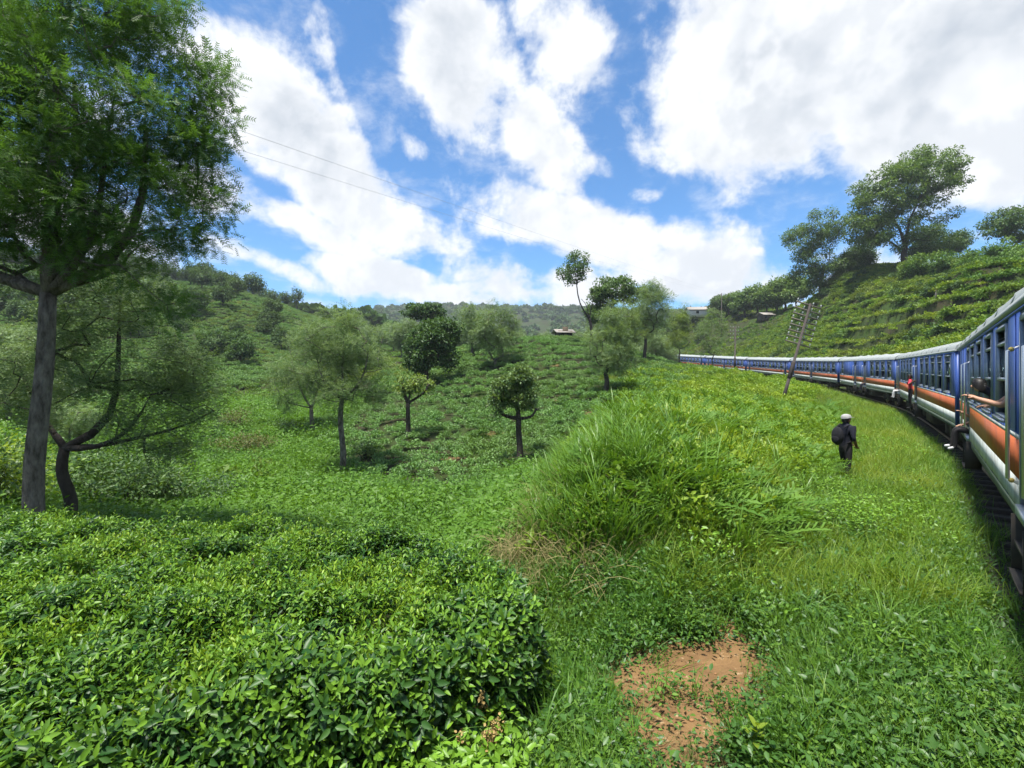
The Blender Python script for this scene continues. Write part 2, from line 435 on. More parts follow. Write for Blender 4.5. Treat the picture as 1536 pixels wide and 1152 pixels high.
# bare earth beside the line, traced on the ground (X, Y)
SOIL = [PX(*p) for p in ()]
def gpix(px, py, z=0.03):
    d = (CAMZ-z)/((py-HY)/F); return ((px-CX)/F*d, d)
SOIL_POLY = [gpix(*p) for p in ((905, 1020), (935, 985), (1000, 965), (1050, 930), (1140, 945), (1160, 1000), (1205, 1050), (1185, 1090), (1175, 1150), (1190, 1230), (1240, 1400), (900, 1400), (935, 1150), (915, 1080), (905, 1040))]
def soil_at(X, Y, Z):
    n = fbm(X*2.3, Y*2.3, 41)-0.5
    n2 = fbm(X*6, Y*6, 43)-0.5
    s = np.zeros(np.shape(X))
    jx = n*0.9+n2*0.5; jy = ((fbm(X*2.3, Y*2.3, 47)-0.5)*1.2+n2*0.4)*np.clip((Y-2.6)/2.2, .15, 1)
    s = np.where(inpoly(X+jx, Y+jy, SOIL_POLY), 1.0-1.6*np.clip(fbm(X*2.1, Y*2.1, 49)-.56, 0, .3), s)
    ds, bz, side = track_dist(X, Y)
    s = np.maximum(s, (1-sstep(1.3, 2.2, ds+n*1.2))*0.35)
    px, py = proj(X, Y, Z)
    for (cx, cy, rx, ry) in ((905, 622, 45, 8), (840, 600, 30, 5), (740, 650, 30, 6), (600, 745, 30, 8), (845, 548, 30, 3), (330, 690, 35, 8), (700, 690, 40, 7), (345, 522, 9, 5)):
        q = ((px-cx)/rx)**2+((py-cy)/ry)**2+n*2.4
        s = np.maximum(s, np.where((Y > 8), 1-sstep(0.4, 1.0, q), 0)*0.45)
    return s
# polar sheet, fine near by and coarse far off
az_f = np.radians(np.concatenate([np.linspace(-180, -60, 40, endpoint=False), np.linspace(-60, 60, 420, endpoint=False), np.linspace(60, 180, 40, endpoint=False)]))
rr = np.concatenate([np.linspace(0.15, 1.4, 4), np.geomspace(1.7, 60, 210), np.geomspace(61.5, 320, 120), np.geomspace(330, 2400, 60)])
AA, RR = np.meshgrid(az_f, rr)
GX, GY = RR*np.sin(AA), RR*np.cos(AA)
GZ = H(GX, GY)
GS = soil_at(GX, GY, GZ)
na, nr = len(az_f), len(rr)
idx = np.arange(na*nr).reshape(nr, na)
i0 = idx[:-1]; i1 = idx[1:]
quads = np.stack([i0, np.roll(i0, -1, 1), np.roll(i1, -1, 1), i1], -1).reshape(-1, 4)[:, ::-1]
V = np.stack([GX, GY, GZ], -1).reshape(-1, 3)
V = np.vstack([V, [[0, 0, float(GZ[0].mean())]]])
tri = np.stack([idx[0], np.roll(idx[0], -1), np.full(na, na*nr)], -1)[:, ::-1]
GB = 1-sstep(1.5, 2.1, track_dist(GX, GY)[0]+(fbm(GX*2, GY*2, 97)-.5)*.8)
def ground_material():
    m = bpy.data.materials.new('ground'); m.use_nodes = True
    t = m.node_tree; b = t.nodes['Principled BSDF']; b.inputs['Roughness'].default_value = 0.95; b.inputs['Specular IOR Level'].default_value = 0.1
    g = N(t, 'ShaderNodeNewGeometry')
    def ns(s, d=6):
        n = N(t, 'ShaderNodeTexNoise'); link(t, g.outputs['Position'], n.inputs['Vector']); n.inputs['Scale'].default_value = s; n.inputs['Detail'].default_value = d; n.inputs['Roughness'].default_value = 0.7; return n.outputs[0]
    def ramp(v, a, b2):
        r = N(t, 'ShaderNodeMapRange'); link(t, v, r.inputs[0]); r.inputs[1].default_value = a; r.inputs[2].default_value = b2; return r.outputs[0]
    def mix(f, a, c):
        x = N(t, 'ShaderNodeMix', data_type='RGBA'); link(t, f, x.inputs[0])
        for i, v in ((6, a), (7, c)):
            if isinstance(v, tuple): x.inputs[i].default_value = (*v, 1)
            else: link(t, v, x.inputs[i])
        return x.outputs[2]
    litter = mix(ramp(ns(1.3), .35, .65), (0.022, 0.036, 0.010), (0.040, 0.032, 0.018))
    litter = mix(ramp(ns(0.13), .42, .62), litter, (0.030, 0.055, 0.012))
    soil = mix(ramp(ns(3.0), .35, .65), (0.225, 0.135, 0.060), (0.14, 0.082, 0.038))
    soil = mix(ramp(ns(26.0), .56, .80), soil, (0.15, 0.085, 0.045))
    soil = mix(ramp(ns(9.0), .58, .74), soil, (0.46, 0.34, 0.20))
    at = N(t, 'ShaderNodeAttribute'); at.attribute_name = 'soil'
    sf = N(t, 'ShaderNodeMath', operation='ADD'); link(t, at.outputs['Fac'], sf.inputs[0])
    sn = N(t, 'ShaderNodeMath', operation='MULTIPLY_ADD'); link(t, ns(7.0), sn.inputs[0]); sn.inputs[1].default_value = 0.9; sn.inputs[2].default_value = -0.45
    link(t, sn.outputs[0], sf.inputs[1])
    bed = mix(ramp(ns(16.0), .4, .6), (0.035, 0.032, 0.028), (0.085, 0.075, 0.062))
    ab = N(t, 'ShaderNodeAttribute'); ab.attribute_name = 'bed'
    link(t, mix(ab.outputs['Fac'], mix(ramp(sf.outputs[0], .3, .65), litter, soil), bed), b.inputs['Base Color'])
    bp = N(t, 'ShaderNodeBump'); bp.inputs['Strength'].default_value = 0.8; bp.inputs['Distance'].default_value = 0.04
    link(t, ns(14.0, 8), bp.inputs['Height']); link(t, bp.outputs[0], b.inputs['Normal'])
    return m
M_ground = ground_material()
ground = add('ground', mesh_from('ground', V, [quads, tri], [M_ground], smooth=True, attr={'soil': np.append(GS.ravel(), 0), 'bed': np.append(GB.ravel(), 0)}))
tag(ground, kind='structure')
# ------------------------------------------------------------------ leaf and blade templates
def rot_to(dirs, roll):
    """matrices whose x axis is dirs, rolled about it"""
    d = dirs/(np.linalg.norm(dirs, axis=1, keepdims=True)+1e-9)
    up = np.tile([0, 0, 1.0], (len(d), 1)); up[np.abs(d[:, 2]) > 0.97] = [0, 1.0, 0]
    s = np.cross(up, d); s /= np.linalg.norm(s, axis=1, keepdims=True)
    u = np.cross(d, s)
    c, sn = np.cos(roll)[:, None], np.sin(roll)[:, None]
    s2 = s*c+u*sn; u2 = -s*sn+u*c
    return np.stack([d, s2, u2], -1)
def replicate(tv, tq, tt, Mx, T, S):
    """template verts/quads/tris placed many times"""
    tv = np.asarray(tv, float); m = len(T)
    V = np.einsum('mij,nj->mni', Mx, tv)*np.asarray(S).reshape(-1, 1, 1)+T[:, None]
    off = (np.arange(m)*len(tv))[:, None, None]
    fs = []
    if len(tq): fs.append((np.asarray(tq)[None]+off).reshape(-1, 4))
    if len(tt): fs.append((np.asarray(tt)[None]+off).reshape(-1, 3))
    return V.reshape(-1, 3), fs
# pointed leaf, folded along its rib and curved down: x 0..1
def leaf_tpl(w=0.2, curve=0.22, fold=0.12, n=5):
    xs = np.linspace(0, 1, n); V = []; Q = []; T = []
    V.append((0, 0, 0))
    for x in xs[1:-1]:
        ww = w*math.sin(math.pi*x**0.8)**0.8; z = -curve*x*x
        V += [(x, -ww, z+fold*ww/w*0.6), (x, 0, z-0.02), (x, ww, z+fold*ww/w*0.6)]
    V.append((1, 0, -curve))
    T = [(0, 2, 1), (0, 3, 2)]
    k = n-2
    for i in range(k-1):
        a = 1+3*i; Q += [(a, a+1, a+4, a+3), (a+1, a+2, a+5, a+4)]
    a = 1+3*(k-1); L = len(V)-1
    T += [(a, a+1, L), (a+1, a+2, L)]
    return V, Q, T
LEAF5 = leaf_tpl()
LEAF4 = leaf_tpl(0.24, 0.2, 0.1, 4)
DIAMOND = ([(0, 0, 0), (0.5, -0.27, 0.06), (1, 0, -0.12), (0.5, 0.27, 0.06)], [], [(0, 1, 2), (0, 2, 3)])
BLOB = ([(0, 0, 0), (0.35, -0.4, 0.08), (0.8, -0.3, 0), (1, 0.05, -0.15), (0.7, 0.4, 0.02), (0.25, 0.33, 0.1)], [(0, 1, 2, 3), (0, 3, 4, 5)], [])
def frond_tpl(n=9, w=0.28, droop=0.35, taper=0.6):
    V = []; T = []
    for i in range(n):
        x = (i+0.6)/n; z = -droop*x*x; ww = w*(1-taper*abs(x-0.35))*(1 if i < n-1 else .7)
        for s in (-1, 1):
            b = len(V)
            V += [(x-0.035, 0, z), (x+0.045, s*0.012, z), (x+0.13, s*ww, z-0.05)]
            T.append((b, b+1, b+2) if s > 0 else (b, b+2, b+1))
    b = len(V)
    V += [(0, -0.008, 0), (0, 0.008, 0), (1, 0, -droop)]; T.append((b, b+1, b+2))
    return V, [], T
FROND = frond_tpl()
FROND_S = frond_tpl(6, 0.34, 0.3)
SPRAY = ([], [], [])
def spray_tpl(n=5, w=.34, droop=.12):
    V = []; T = []
    for i in range(n):
        x = (i+.4)/n; z = -droop*x*x
        for s in (-1, 1):
            b = len(V); V += [(x-.03, 0, z), (x+.16, s*w*.62, z-.02), (x+.20, s*w*(1-.4*x), z-.05), (x+.10, s*.02, z)]
            T += [(b, b+3, b+1), (b+3, b+2, b+1)] if s < 0 else [(b, b+1, b+3), (b+3, b+1, b+2)]
    return V, [], T
def unit(n, r=rng):
    v = r.normal(size=(n, 3)); return v/np.linalg.norm(v, axis=1, keepdims=True)
def leaves_mesh(name, tpl, T, dirs, size, mat, roll=None, tone=None, r=rng):
    m = len(T); roll = r.uniform(-0.9, 0.9, m) if roll is None else roll
    V, f = replicate(tpl[0], tpl[1], tpl[2], rot_to(dirs, roll), T, size)
    tone = r.uniform(0, 1, m) if tone is None else tone
    return mesh_from(name, V, f, [mat], attr={'v': np.repeat(tone, len(tpl[0]))})
def merge(parts):
    """[(V, [faces], tone)] -> V, faces, tone"""
    Vs, Q, T, tn, n = [], [], [], [], 0
    for V, fs, t in parts:
        Vs.append(V); tn.append(t)
        for f in fs: (Q if f.shape[1] == 4 else T).append(f+n)
        n += len(V)
    fs = []
    if Q: fs.append(np.concatenate(Q))
    if T: fs.append(np.concatenate(T))
    return np.concatenate(Vs), fs, np.concatenate(tn)
def blades(n, h, spread, width, bend, segs, r, tipdrop=0.0, base=0.05):
    """arching grass blades"""
    Vs, Q, T, tone = [], [], [], []; k = 0
    for i in range(n):
        a = r.uniform(0, 2*math.pi); L = h*r.uniform(0.55, 1.1); b = bend*r.uniform(0.4, 1.5); w = width*r.uniform(0.6, 1.2)
        x0 = base*r.normal(); y0 = base*r.normal(); lean = spread*r.uniform(0.1, 1.0)
        ts = np.linspace(0, 1, segs+1)
        th = lean+b*ts**1.5+tipdrop*ts**3
        ds = L/segs
        rad = np.concatenate([[0], np.cumsum(np.sin(th[1:])*ds)]); hh = np.concatenate([[0], np.cumsum(np.cos(th[1:])*ds)])
        c, s = math.cos(a), math.sin(a); tw = r.uniform(-0.5, 0.5); ps, pc = -math.sin(a+tw), math.cos(a+tw)
        for j in range(segs):
            ww = w*(1-ts[j])**0.6*(0.6+0.4*min(1, ts[j]*5))
            cx, cy, cz = x0+c*rad[j], y0+s*rad[j], hh[j]
            Vs += [(cx-ps*ww, cy-pc*ww, cz), (cx+ps*ww, cy+pc*ww, cz)]
        Vs.append((x0+c*rad[-1], y0+s*rad[-1], hh[-1]))
        for j in range(segs-1):
            q = k+2*j; Q.append((q, q+1, q+3, q+2))
        T.append((k+2*segs-2, k+2*segs-1, k+2*segs))
        tone += [r.uniform(0, 1)]*(2*segs+1); k += 2*segs+1
    fs = [np.array(Q), np.array(T)] if Q else [np.array(T)]
    return np.array(Vs), fs, np.array(tone)

# ------------------------------------------------------------------ foliage materials
M_tea = leafmat('tea_leaf', (0.016, 0.068, 0.009), (0.175, 0.335, 0.028), 0.30, 0.42, 0.32)
M_teafar = leafmat('tea_bush_leaf', (0.030, 0.100, 0.026), (0.165, 0.320, 0.070), 0.26, 0.48, 0.4, patch=(0.125, 0.220, 0.055), pscale=0.07)
M_grass = leafmat('grass_blade', (0.040, 0.125, 0.012), (0.110, 0.240, 0.022), 0.35, 0.5, 0.3, patch=(0.115, 0.215, 0.022), pscale=0.5)
M_grassy = leafmat('yellow_green_grass', (0.075, 0.165, 0.012), (0.185, 0.300, 0.028), 0.38, 0.5, 0.3, patch=(0.215, 0.285, 0.030), pscale=0.35)
M_tall = leafmat('tall_grass_blade', (0.055, 0.150, 0.020), (0.160, 0.295, 0.045), 0.36, 0.42, 0.35, patch=(0.130, 0.255, 0.036), pscale=0.6)
M_valley = leafmat('meadow_grass', (0.040, 0.122, 0.014), (0.112, 0.230, 0.026), 0.35, 0.5, 0.3, patch=(0.115, 0.235, 0.022), pscale=0.16)
M_dry = leafmat('dry_grass', (0.13, 0.12, 0.045), (0.34, 0.29, 0.13), 0.25, 0.7, 0.2, tcol=(1.0, 0.9, 0.6))
M_weed = leafmat('weed_leaf', (0.022, 0.078, 0.016), (0.070, 0.160, 0.030), 0.28, 0.45, 0.4, patch=(0.045, 0.115, 0.018), pscale=1.2)
M_fern = leafmat('fern_leaf', (0.060, 0.150, 0.018), (0.135, 0.255, 0.035), 0.35, 0.55, 0.25)
M_shrub = leafmat('thicket_leaf', (0.080, 0.180, 0.014), (0.215, 0.345, 0.030), 0.36, 0.5, 0.3, patch=(0.240, 0.330, 0.032), pscale=0.3)
M_hill = leafmat('hill_scrub_leaf', (0.040, 0.115, 0.018), (0.130, 0.235, 0.034), 0.28, 0.55, 0.25, patch=(0.165, 0.215, 0.040), pscale=0.1)
M_forest = leafmat('wood_leaf', (0.026, 0.066, 0.022), (0.085, 0.160, 0.045), 0.25, 0.6, 0.2, patch=(0.075, 0.125, 0.040), pscale=0.02)

# ------------------------------------------------------------------ scatter (only for growth nobody could count)
def scatter(name, P, protos, label, cat, rot=None, scale=None, pick=None, tilt=0.25, kind='stuff', r=rng):
    n = len(P)
    if rot is None:
        rot = np.stack([r.normal(0, tilt, n), r.normal(0, tilt, n), r.uniform(0, 2*math.pi, n)], 1)
    if scale is None: scale = np.ones(n)
    if pick is None: pick = r.integers(0, len(protos), n)
    me = bpy.data.meshes.new(name)
    me.vertices.add(n); me.vertices.foreach_set('co', np.asarray(P, np.float32).ravel())
    a = me.attributes.new('rot', 'FLOAT_VECTOR', 'POINT'); a.data.foreach_set('vector', np.asarray(rot, np.float32).ravel())
    a = me.attributes.new('scl', 'FLOAT', 'POINT'); a.data.foreach_set('value', np.asarray(scale, np.float32))
    a = me.attributes.new('idx', 'INT', 'POINT'); a.data.foreach_set('value', np.asarray(pick, np.int32))
    me.update()
    c = bpy.data.collections.new(name+' plants')
    for i, pm in enumerate(protos):
        c.objects.link(bpy.data.objects.new('%s_plant_%02d' % (name, i), pm))
    g = bpy.data.node_groups.new(name, 'GeometryNodeTree')
    g.interface.new_socket('Geometry', in_out='INPUT', socket_type='NodeSocketGeometry')
    g.interface.new_socket('Geometry', in_out='OUTPUT', socket_type='NodeSocketGeometry')
    gi = g.nodes.new('NodeGroupInput'); go = g.nodes.new('NodeGroupOutput')
    ci = g.nodes.new('GeometryNodeCollectionInfo'); ci.inputs['Collection'].default_value = c
    ci.inputs['Separate Children'].default_value = True; ci.inputs['Reset Children'].default_value = True
    ip = g.nodes.new('GeometryNodeInstanceOnPoints'); ip.inputs['Pick Instance'].default_value = True
    def na(nm, dt):
        q = g.nodes.new('GeometryNodeInputNamedAttribute'); q.data_type = dt; q.inputs['Name'].default_value = nm
        return q.outputs['Attribute']
    L = g.links.new
    L(gi.outputs[0], ip.inputs['Points']); L(ci.outputs[0], ip.inputs['Instance'])
    L(na('rot', 'FLOAT_VECTOR'), ip.inputs['Rotation']); L(na('scl', 'FLOAT'), ip.inputs['Scale']); L(na('idx', 'INT'), ip.inputs['Instance Index'])
    L(ip.outputs[0], go.inputs[0])
    o = add(name, me)
    md = o.modifiers.new('scatter', 'NODES'); md.node_group = g
    return tag(o, label, cat, None, kind)
def sample(n, px0, px1, d0, d1, p=2.0, r=rng):
    """ground points, spread about evenly over the picture (p=2) or the ground (p=0)"""
    u = r.uniform(0, 1, n)
    if p >= 2: d = d0*(d1/d0)**u
    else:
        e = 2-p; d = (d0**e+u*(d1**e-d0**e))**(1/e)
    px = r.uniform(px0, px1, n)
    X = (px-CX)/F*d; Y = d; Z = H(X, Y)
    return X, Y, Z
def keep(m, *a): return [x[m] for x in a]

# ---- tea hedge in the foreground -------------------------------------------------
# outline of the plucking table on the ground (X, Y)
HEDGE = [(-3.6, 2.05), (-2.9, 2.30), (-1.5, 2.62), (-0.58, 3.02), (-0.02, 3.52), (0.38, 4.2), (0.25, 5.2), (-0.25, 6.0), (-1.2, 6.8), (-2.8, 7.4), (-5.5, 7.9), (-9.5, 8.3), (-12, 8.4), (-12, 2.0)]
HE = np.array(HEDGE)
def hedge_edge(X, Y):
    b = np.full(np.shape(X), 1e9)
    for p, q in zip(HE, np.roll(HE, -1, 0)):
        d = q-p; t = np.clip(((X-p[0])*d[0]+(Y-p[1])*d[1])/(d @ d), 0, 1)
        b = np.minimum(b, np.hypot(X-p[0]-t*d[0], Y-p[1]-t*d[1]))
    return np.where(inpoly(X, Y, HEDGE), b, -b)
def hedge_top(X, Y):
    e = np.maximum(hedge_edge(X, Y), 0)
    base = 1.0-0.055*np.maximum(Y-3.2, 0)-0.012*np.maximum(-X-3, 0)
    # single bushes bulge, with troughs between them
    bx = X/1.15+0.35*(fbm(X*0.5, Y*0.5, 51)-0.5); by = Y/0.95+0.35*(fbm(X*0.5, Y*0.5, 53)-0.5)
    cell = (np.sin(bx*math.pi)**2*np.sin(by*math.pi)**2)**0.35
    base = base+0.20*(cell-0.7)+0.34*(fbm(X*1.5, Y*1.5, 55)-0.5)
    g = H(X, Y)
    return g+(base-g)*(1-np.clip(1-e/0.38, 0, 1)**2.6)
def tea_shoot(r, nl, spread, sz, mat=None, t0=-0.05, t1=0.85):
    z = np.linspace(0.0, 0.16, nl); a = np.arange(nl)*2.4+r.uniform(0, 6)
    el = np.linspace(-0.15, spread, nl)+r.normal(0, 0.16, nl)
    D = np.stack([np.cos(a)*np.cos(el), np.sin(a)*np.cos(el), np.sin(el)], 1)
    T = np.stack([0.008*np.cos(a), 0.008*np.sin(a), z], 1)
    s = sz*np.linspace(1.15, 0.55, nl)*r.uniform(0.75, 1.2, nl)
    V, f = replicate(*LEAF5, rot_to(D, r.normal(0, 0.35, nl)), T, s)
    tone = np.clip(np.linspace(t0, t1, nl)+r.normal(0, 0.14, nl), 0, 1)
    st = MB().tube([(0, 0, -0.14), (0.004, 0, 0.02), (0, 0, 0.16)], [0.004, 0.003, 0.0015], 4, False)
    sv = np.concatenate(st.V)
    V, fs, tn = merge([(V, f, np.repeat(tone, len(LEAF5[0]))), (sv, [np.concatenate(st.Q)], np.full(len(sv), 0.3))])
    return mesh_from('tea_shoot', V, fs, [mat or M_tea], attr={'v': tn})
r3 = np.random.default_rng(5)
M_teanew = leafmat('tea_new_leaf', (0.075, 0.185, 0.014), (0.270, 0.400, 0.035), 0.32, 0.40, 0.32)
M_teaold = leafmat('tea_old_leaf', (0.012, 0.050, 0.010), (0.058, 0.140, 0.020), 0.20, 0.45, 0.30)
TEA = [tea_shoot(r3, int(r3.integers(6, 10)), r3.uniform(0.6, 1.25), r3.uniform(0.075, 0.115)) for _ in range(6)]
TEA += [tea_shoot(r3, int(r3.integers(4, 7)), 1.3, r3.uniform(0.055, 0.08), M_teanew) for _ in range(4)]
TEA += [tea_shoot(r3, int(r3.integers(6, 9)), 0.5, r3.uniform(0.10, 0.135), M_teaold) for _ in range(3)]
n = 60000
X = r3.uniform(-11.5, 0.6, n); Y = r3.uniform(1.9, 8.5, n)
e = hedge_edge(X, Y)
pr = np.clip(1.15-0.085*(Y-2.5), 0.5, 1)
m = (e > 0.0) & (r3.uniform(0, 1, n) < pr) & (X/Y > -1.45) & (fbm(X*1.7, Y*1.7, 58)+0.2*r3.uniform(-1, 1, n) > 0.40)
X, Y, e = keep(m, X, Y, e)
Z = hedge_top(X, Y)+np.where(r3.uniform(0, 1, len(X)) < 0.05, r3.uniform(0.02, 0.13, len(X)), 0)
dep = np.abs(r3.normal(0, 0.085, len(X)))
P = np.stack([X, Y, Z-0.11-dep], 1)
gx = hedge_top(X+0.06, Y)-hedge_top(X-0.06, Y); gy = hedge_top(X, Y+0.06)-hedge_top(X, Y-0.06)
rot = np.stack([np.arctan(np.clip(gy/0.12, -2, 2))*0.6+r3.normal(0, 0.35, len(X)), -np.arctan(np.clip(gx/0.12, -2, 2))*0.6+r3.normal(0, 0.35, len(X)), r3.uniform(0, 6.28, len(X))], 1)
pn = fbm(X*1.9, Y*1.9, 59)+0.22*r3.uniform(-1, 1, len(X))
pick = r3.integers(0, 6, len(X)); pick = np.where(pn > 0.60, r3.integers(6, 10, len(X)), pick); pick = np.where(pn < 0.31, r3.integers(10, 13, len(X)), pick)
scatter('tea_hedge', P, TEA, 'waist-high glossy green tea hedge, clipped flat, beside the railway bank', 'tea hedge', rot, r3.uniform(0.52, 1.12, len(X)), pick, r=r3)
print('tea', len(X))
# woody stems and inner leaves along the front of the hedge
n = 5200
t = r3.uniform(0, 1, n); seg = r3.integers(0, 7, n)
p0 = HE[seg]; p1 = HE[seg+1]; q = p0+(p1-p0)*t[:, None]
X = q[:, 0]+r3.uniform(-0.32, 0.02, n)*0.6-0.12; Y = q[:, 1]+r3.uniform(0.02, 0.4, n)
ins = hedge_edge(X, Y) > 0.0; X, Y = keep(ins, X, Y)
g = H(X, Y); tp = hedge_top(X, Y); Z = g+(tp-g)*r3.uniform(0.25, 0.95, len(X))
P = np.stack([X, Y, Z], 1)
rot = np.stack([r3.uniform(0.2, 1.1, len(X)), r3.uniform(-0.6, 0.6, len(X)), r3.normal(0, 0.6, len(X))], 1)
scatter('tea_hedge_side', P, TEA, 'dark lower leaves on the side of the tea hedge', 'tea hedge', rot, r3.uniform(0.8, 1.3, len(X)), r3.choice([0, 1, 2, 3, 10, 11, 12], len(X)), r=r3)
M_twig = pmat('tea_stem', (0.11, 0.085, 0.06), 0.85, noise=20, bump=0.3)
st = MB()
for i in range(260):
    x = r3.uniform(-9, 0.4); y = r3.uniform(2.6, 7.8)
    ee = float(hedge_edge(np.array([x]), np.array([y]))[0])
    if ee < 0.15: continue
    z0 = float(H(np.array([x]), np.array([y]))[0]); z1 = float(hedge_top(np.array([x]), np.array([y]))[0])-0.15
    for k in range(4):
        a = r3.uniform(0, 6.28); s = r3.uniform(0.12, 0.32)
        st.tube([(x, y, z0-0.05), (x+0.3*s*math.cos(a), y+0.3*s*math.sin(a), z0+0.45*(z1-z0)), (x+s*math.cos(a), y+s*math.sin(a), z1)], [0.022, 0.014, 0.006], 5, False)
o = st.build('tea_stems', M_twig); tag(o, 'bare brown stems under the leaves of the tea hedge', 'tea stems', None, 'stuff')

# ---- low growth near the line -----------------------------------------------------
def weed_mesh(r, n, sz, h, mat, tpl=LEAF4, spread=0.12):
    P = np.stack([r.normal(0, spread, n), r.normal(0, spread, n), r.uniform(0.15, 1, n)*h], 1)
    a = r.uniform(0, 6.28, n); el = r.normal(0.25, 0.35, n)
    D = np.stack([np.cos(a)*np.cos(el), np.sin(a)*np.cos(el), np.sin(el)], 1)
    V, f = replicate(*tpl, rot_to(D, r.normal(0, 0.4, n)), P, sz*r.uniform(0.6, 1.25, n))
    tn = np.repeat(np.clip(P[:, 2]/h*0.55+r.uniform(0, .5, n), 0, 1), len(tpl[0]))
    return mesh_from('weed', V, f, [mat], attr={'v': tn})
def fern_mesh(r, n, L, mat):
    ps = []
    for i in range(n):
        a = r.uniform(0, 6.28); el = r.uniform(0.3, 1.1)
        D = np.array([[math.cos(a)*math.cos(el), math.sin(a)*math.cos(el), math.sin(el)]])
        V, f = replicate(*spray_tpl(9, 0.26, 0.5), rot_to(D, r.normal(0, 0.2, 1)), np.zeros((1, 3)), np.array([L*r.uniform(0.7, 1.1)]))
        ps.append((V, f, np.full(len(V), r.uniform(0.2, 1))))
    V, fs, tn = merge(ps)
    return mesh_from('fern', V, fs, [mat], attr={'v': tn})
def grass_mesh(r, mat, *a, **k):
    V, fs, tn = blades(*a, r=r, **k); return mesh_from('grass', V, fs, [mat], attr={'v': tn})
def bush_mesh(r, n, mat, tpl=BLOB, sz=0.16, shape=(0.5, 0.5, 0.45), low=0.0, lumps=7):
    c = unit(lumps, r)*r.uniform(0.15, 0.6, (lumps, 1)); c[:, 2] = np.abs(c[:, 2])
    k = r.integers(0, lumps, n)
    d = unit(n, r); P = (c[k]+d*r.uniform(0.3, 0.5, (n, 1))*r.uniform(0.55, 1, (n, 1)))
    P = P*np.array(shape)*1.1; P[:, 2] = np.abs(P[:, 2])+low
    D = d*0.7+unit(n, r)*0.7; D[:, 2] += 0.15
    V, f = replicate(*tpl, rot_to(D, r.uniform(-1, 1, n)), P, sz*r.uniform(0.6, 1.3, n))
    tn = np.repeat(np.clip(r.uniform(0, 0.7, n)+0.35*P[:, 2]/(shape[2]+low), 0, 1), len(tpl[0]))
    return mesh_from('bush', V, f, [mat], attr={'v': tn})
r4 = np.random.default_rng(9)
P_short = [grass_mesh(r4, M_grass, 26, 0.30, 0.5, 0.0045, 0.9, 3, base=0.06) for _ in range(4)]
P_yellow = [grass_mesh(r4, M_grassy, 26, 0.42, 0.45, 0.005, 0.9, 3, base=0.07) for _ in range(4)]
P_tall = [grass_mesh(r4, M_tall, 24, r4.uniform(.7, 1.4), r4.uniform(.2, .5), 0.014, r4.uniform(.3, 1.0), 6, tipdrop=r4.uniform(.1, .9), base=0.08) for _ in range(7)]
P_dry = [grass_mesh(r4, M_dry, 26, 1.0, 0.7, 0.006, 1.6, 6, tipdrop=0.9, base=0.10) for _ in range(3)]
P_valley = [grass_mesh(r4, M_valley, 30, 0.42, 0.5, 0.008, 1.0, 3, base=0.12) for _ in range(3)]+[weed_mesh(r4, 50, 0.085, 0.32, M_valley, spread=0.2) for _ in range(2)]
P_weed = [weed_mesh(r4, 30, 0.042, 0.13, M_weed) for _ in range(3)]+[weed_mesh(r4, 26, 0.058, 0.22, M_weed) for _ in range(1)]+[weed_mesh(r4, 30, 0.045, 0.20, M_fern) for _ in range(1)]
P_weedb = [weed_mesh(r4, 36, 0.055, 0.34, M_tea, spread=0.10) for _ in range(4)]
P_fern = [fern_mesh(r4, 7, 0.62, M_fern) for _ in range(4)]
P_shrub = [bush_mesh(r4, 420, M_shrub, DIAMOND, 0.15, (0.55, 0.55, 0.55)) for _ in range(4)]
P_hill = [bush_mesh(r4, 260, M_hill, DIAMOND, 0.20, (0.6, 0.6, 0.5)) for _ in range(4)]
P_teab = [bush_mesh(r4, 300, M_teafar, DIAMOND, 0.13, (0.62, 0.62, 0.36), low=0.36) for _ in range(5)]

def off_track(X, Y, w=2.0):
    return track_dist(X, Y)[0] > w
# creeping weeds
X, Y, Z = sample(52000, 560, 1780, 2.3, 13, 1.4, r4)
s = soil_at(X, Y, Z); px, py = proj(X, Y, Z)
m = (hedge_edge(X, Y) < -0.02) & off_track(X, Y, 1.7) & (r4.uniform(0, 1, len(X)) > np.minimum(s*1.18, .985)) & (fbm(X*1.1, Y*1.1, 61)+0.25*r4.uniform(-1, 1, len(X)) > 0.34) & ~((Y > 6.6) & (px < 1180))
X, Y, Z = keep(m, X, Y, Z); print('weeds', len(X))
scatter('ground_weeds', np.stack([X, Y, Z-0.01], 1), P_weed, 'low dark green creeping weeds covering the bank beside the track', 'weeds', scale=r4.uniform(0.6, 1.35, len(X)), r=r4)
# short grass
X, Y, Z = sample(34000, 640, 1780, 2.3, 40, 1.8, r4)
s = soil_at(X, Y, Z); px, py = proj(X, Y, Z)
m = (hedge_edge(X, Y) < -0.02) & off_track(X, Y, 1.7) & (r4.uniform(0, 1, len(X)) > np.minimum(s*1.2, .99)) & (fbm(X*0.8, Y*0.8, 67)+0.3*r4.uniform(-1, 1, len(X)) > np.where(Y < 7, 0.53, 0.48)) & (px > 700+0.0*Y)
X, Y, Z = keep(m, X, Y, Z); print('short', len(X))
scatter('short_grass', np.stack([X, Y, Z-0.01], 1), P_short, 'short green grass growing between track and bank', 'grass', scale=r4.uniform(0.6, 1.4, len(X))*(1+0.02*Y), r=r4)
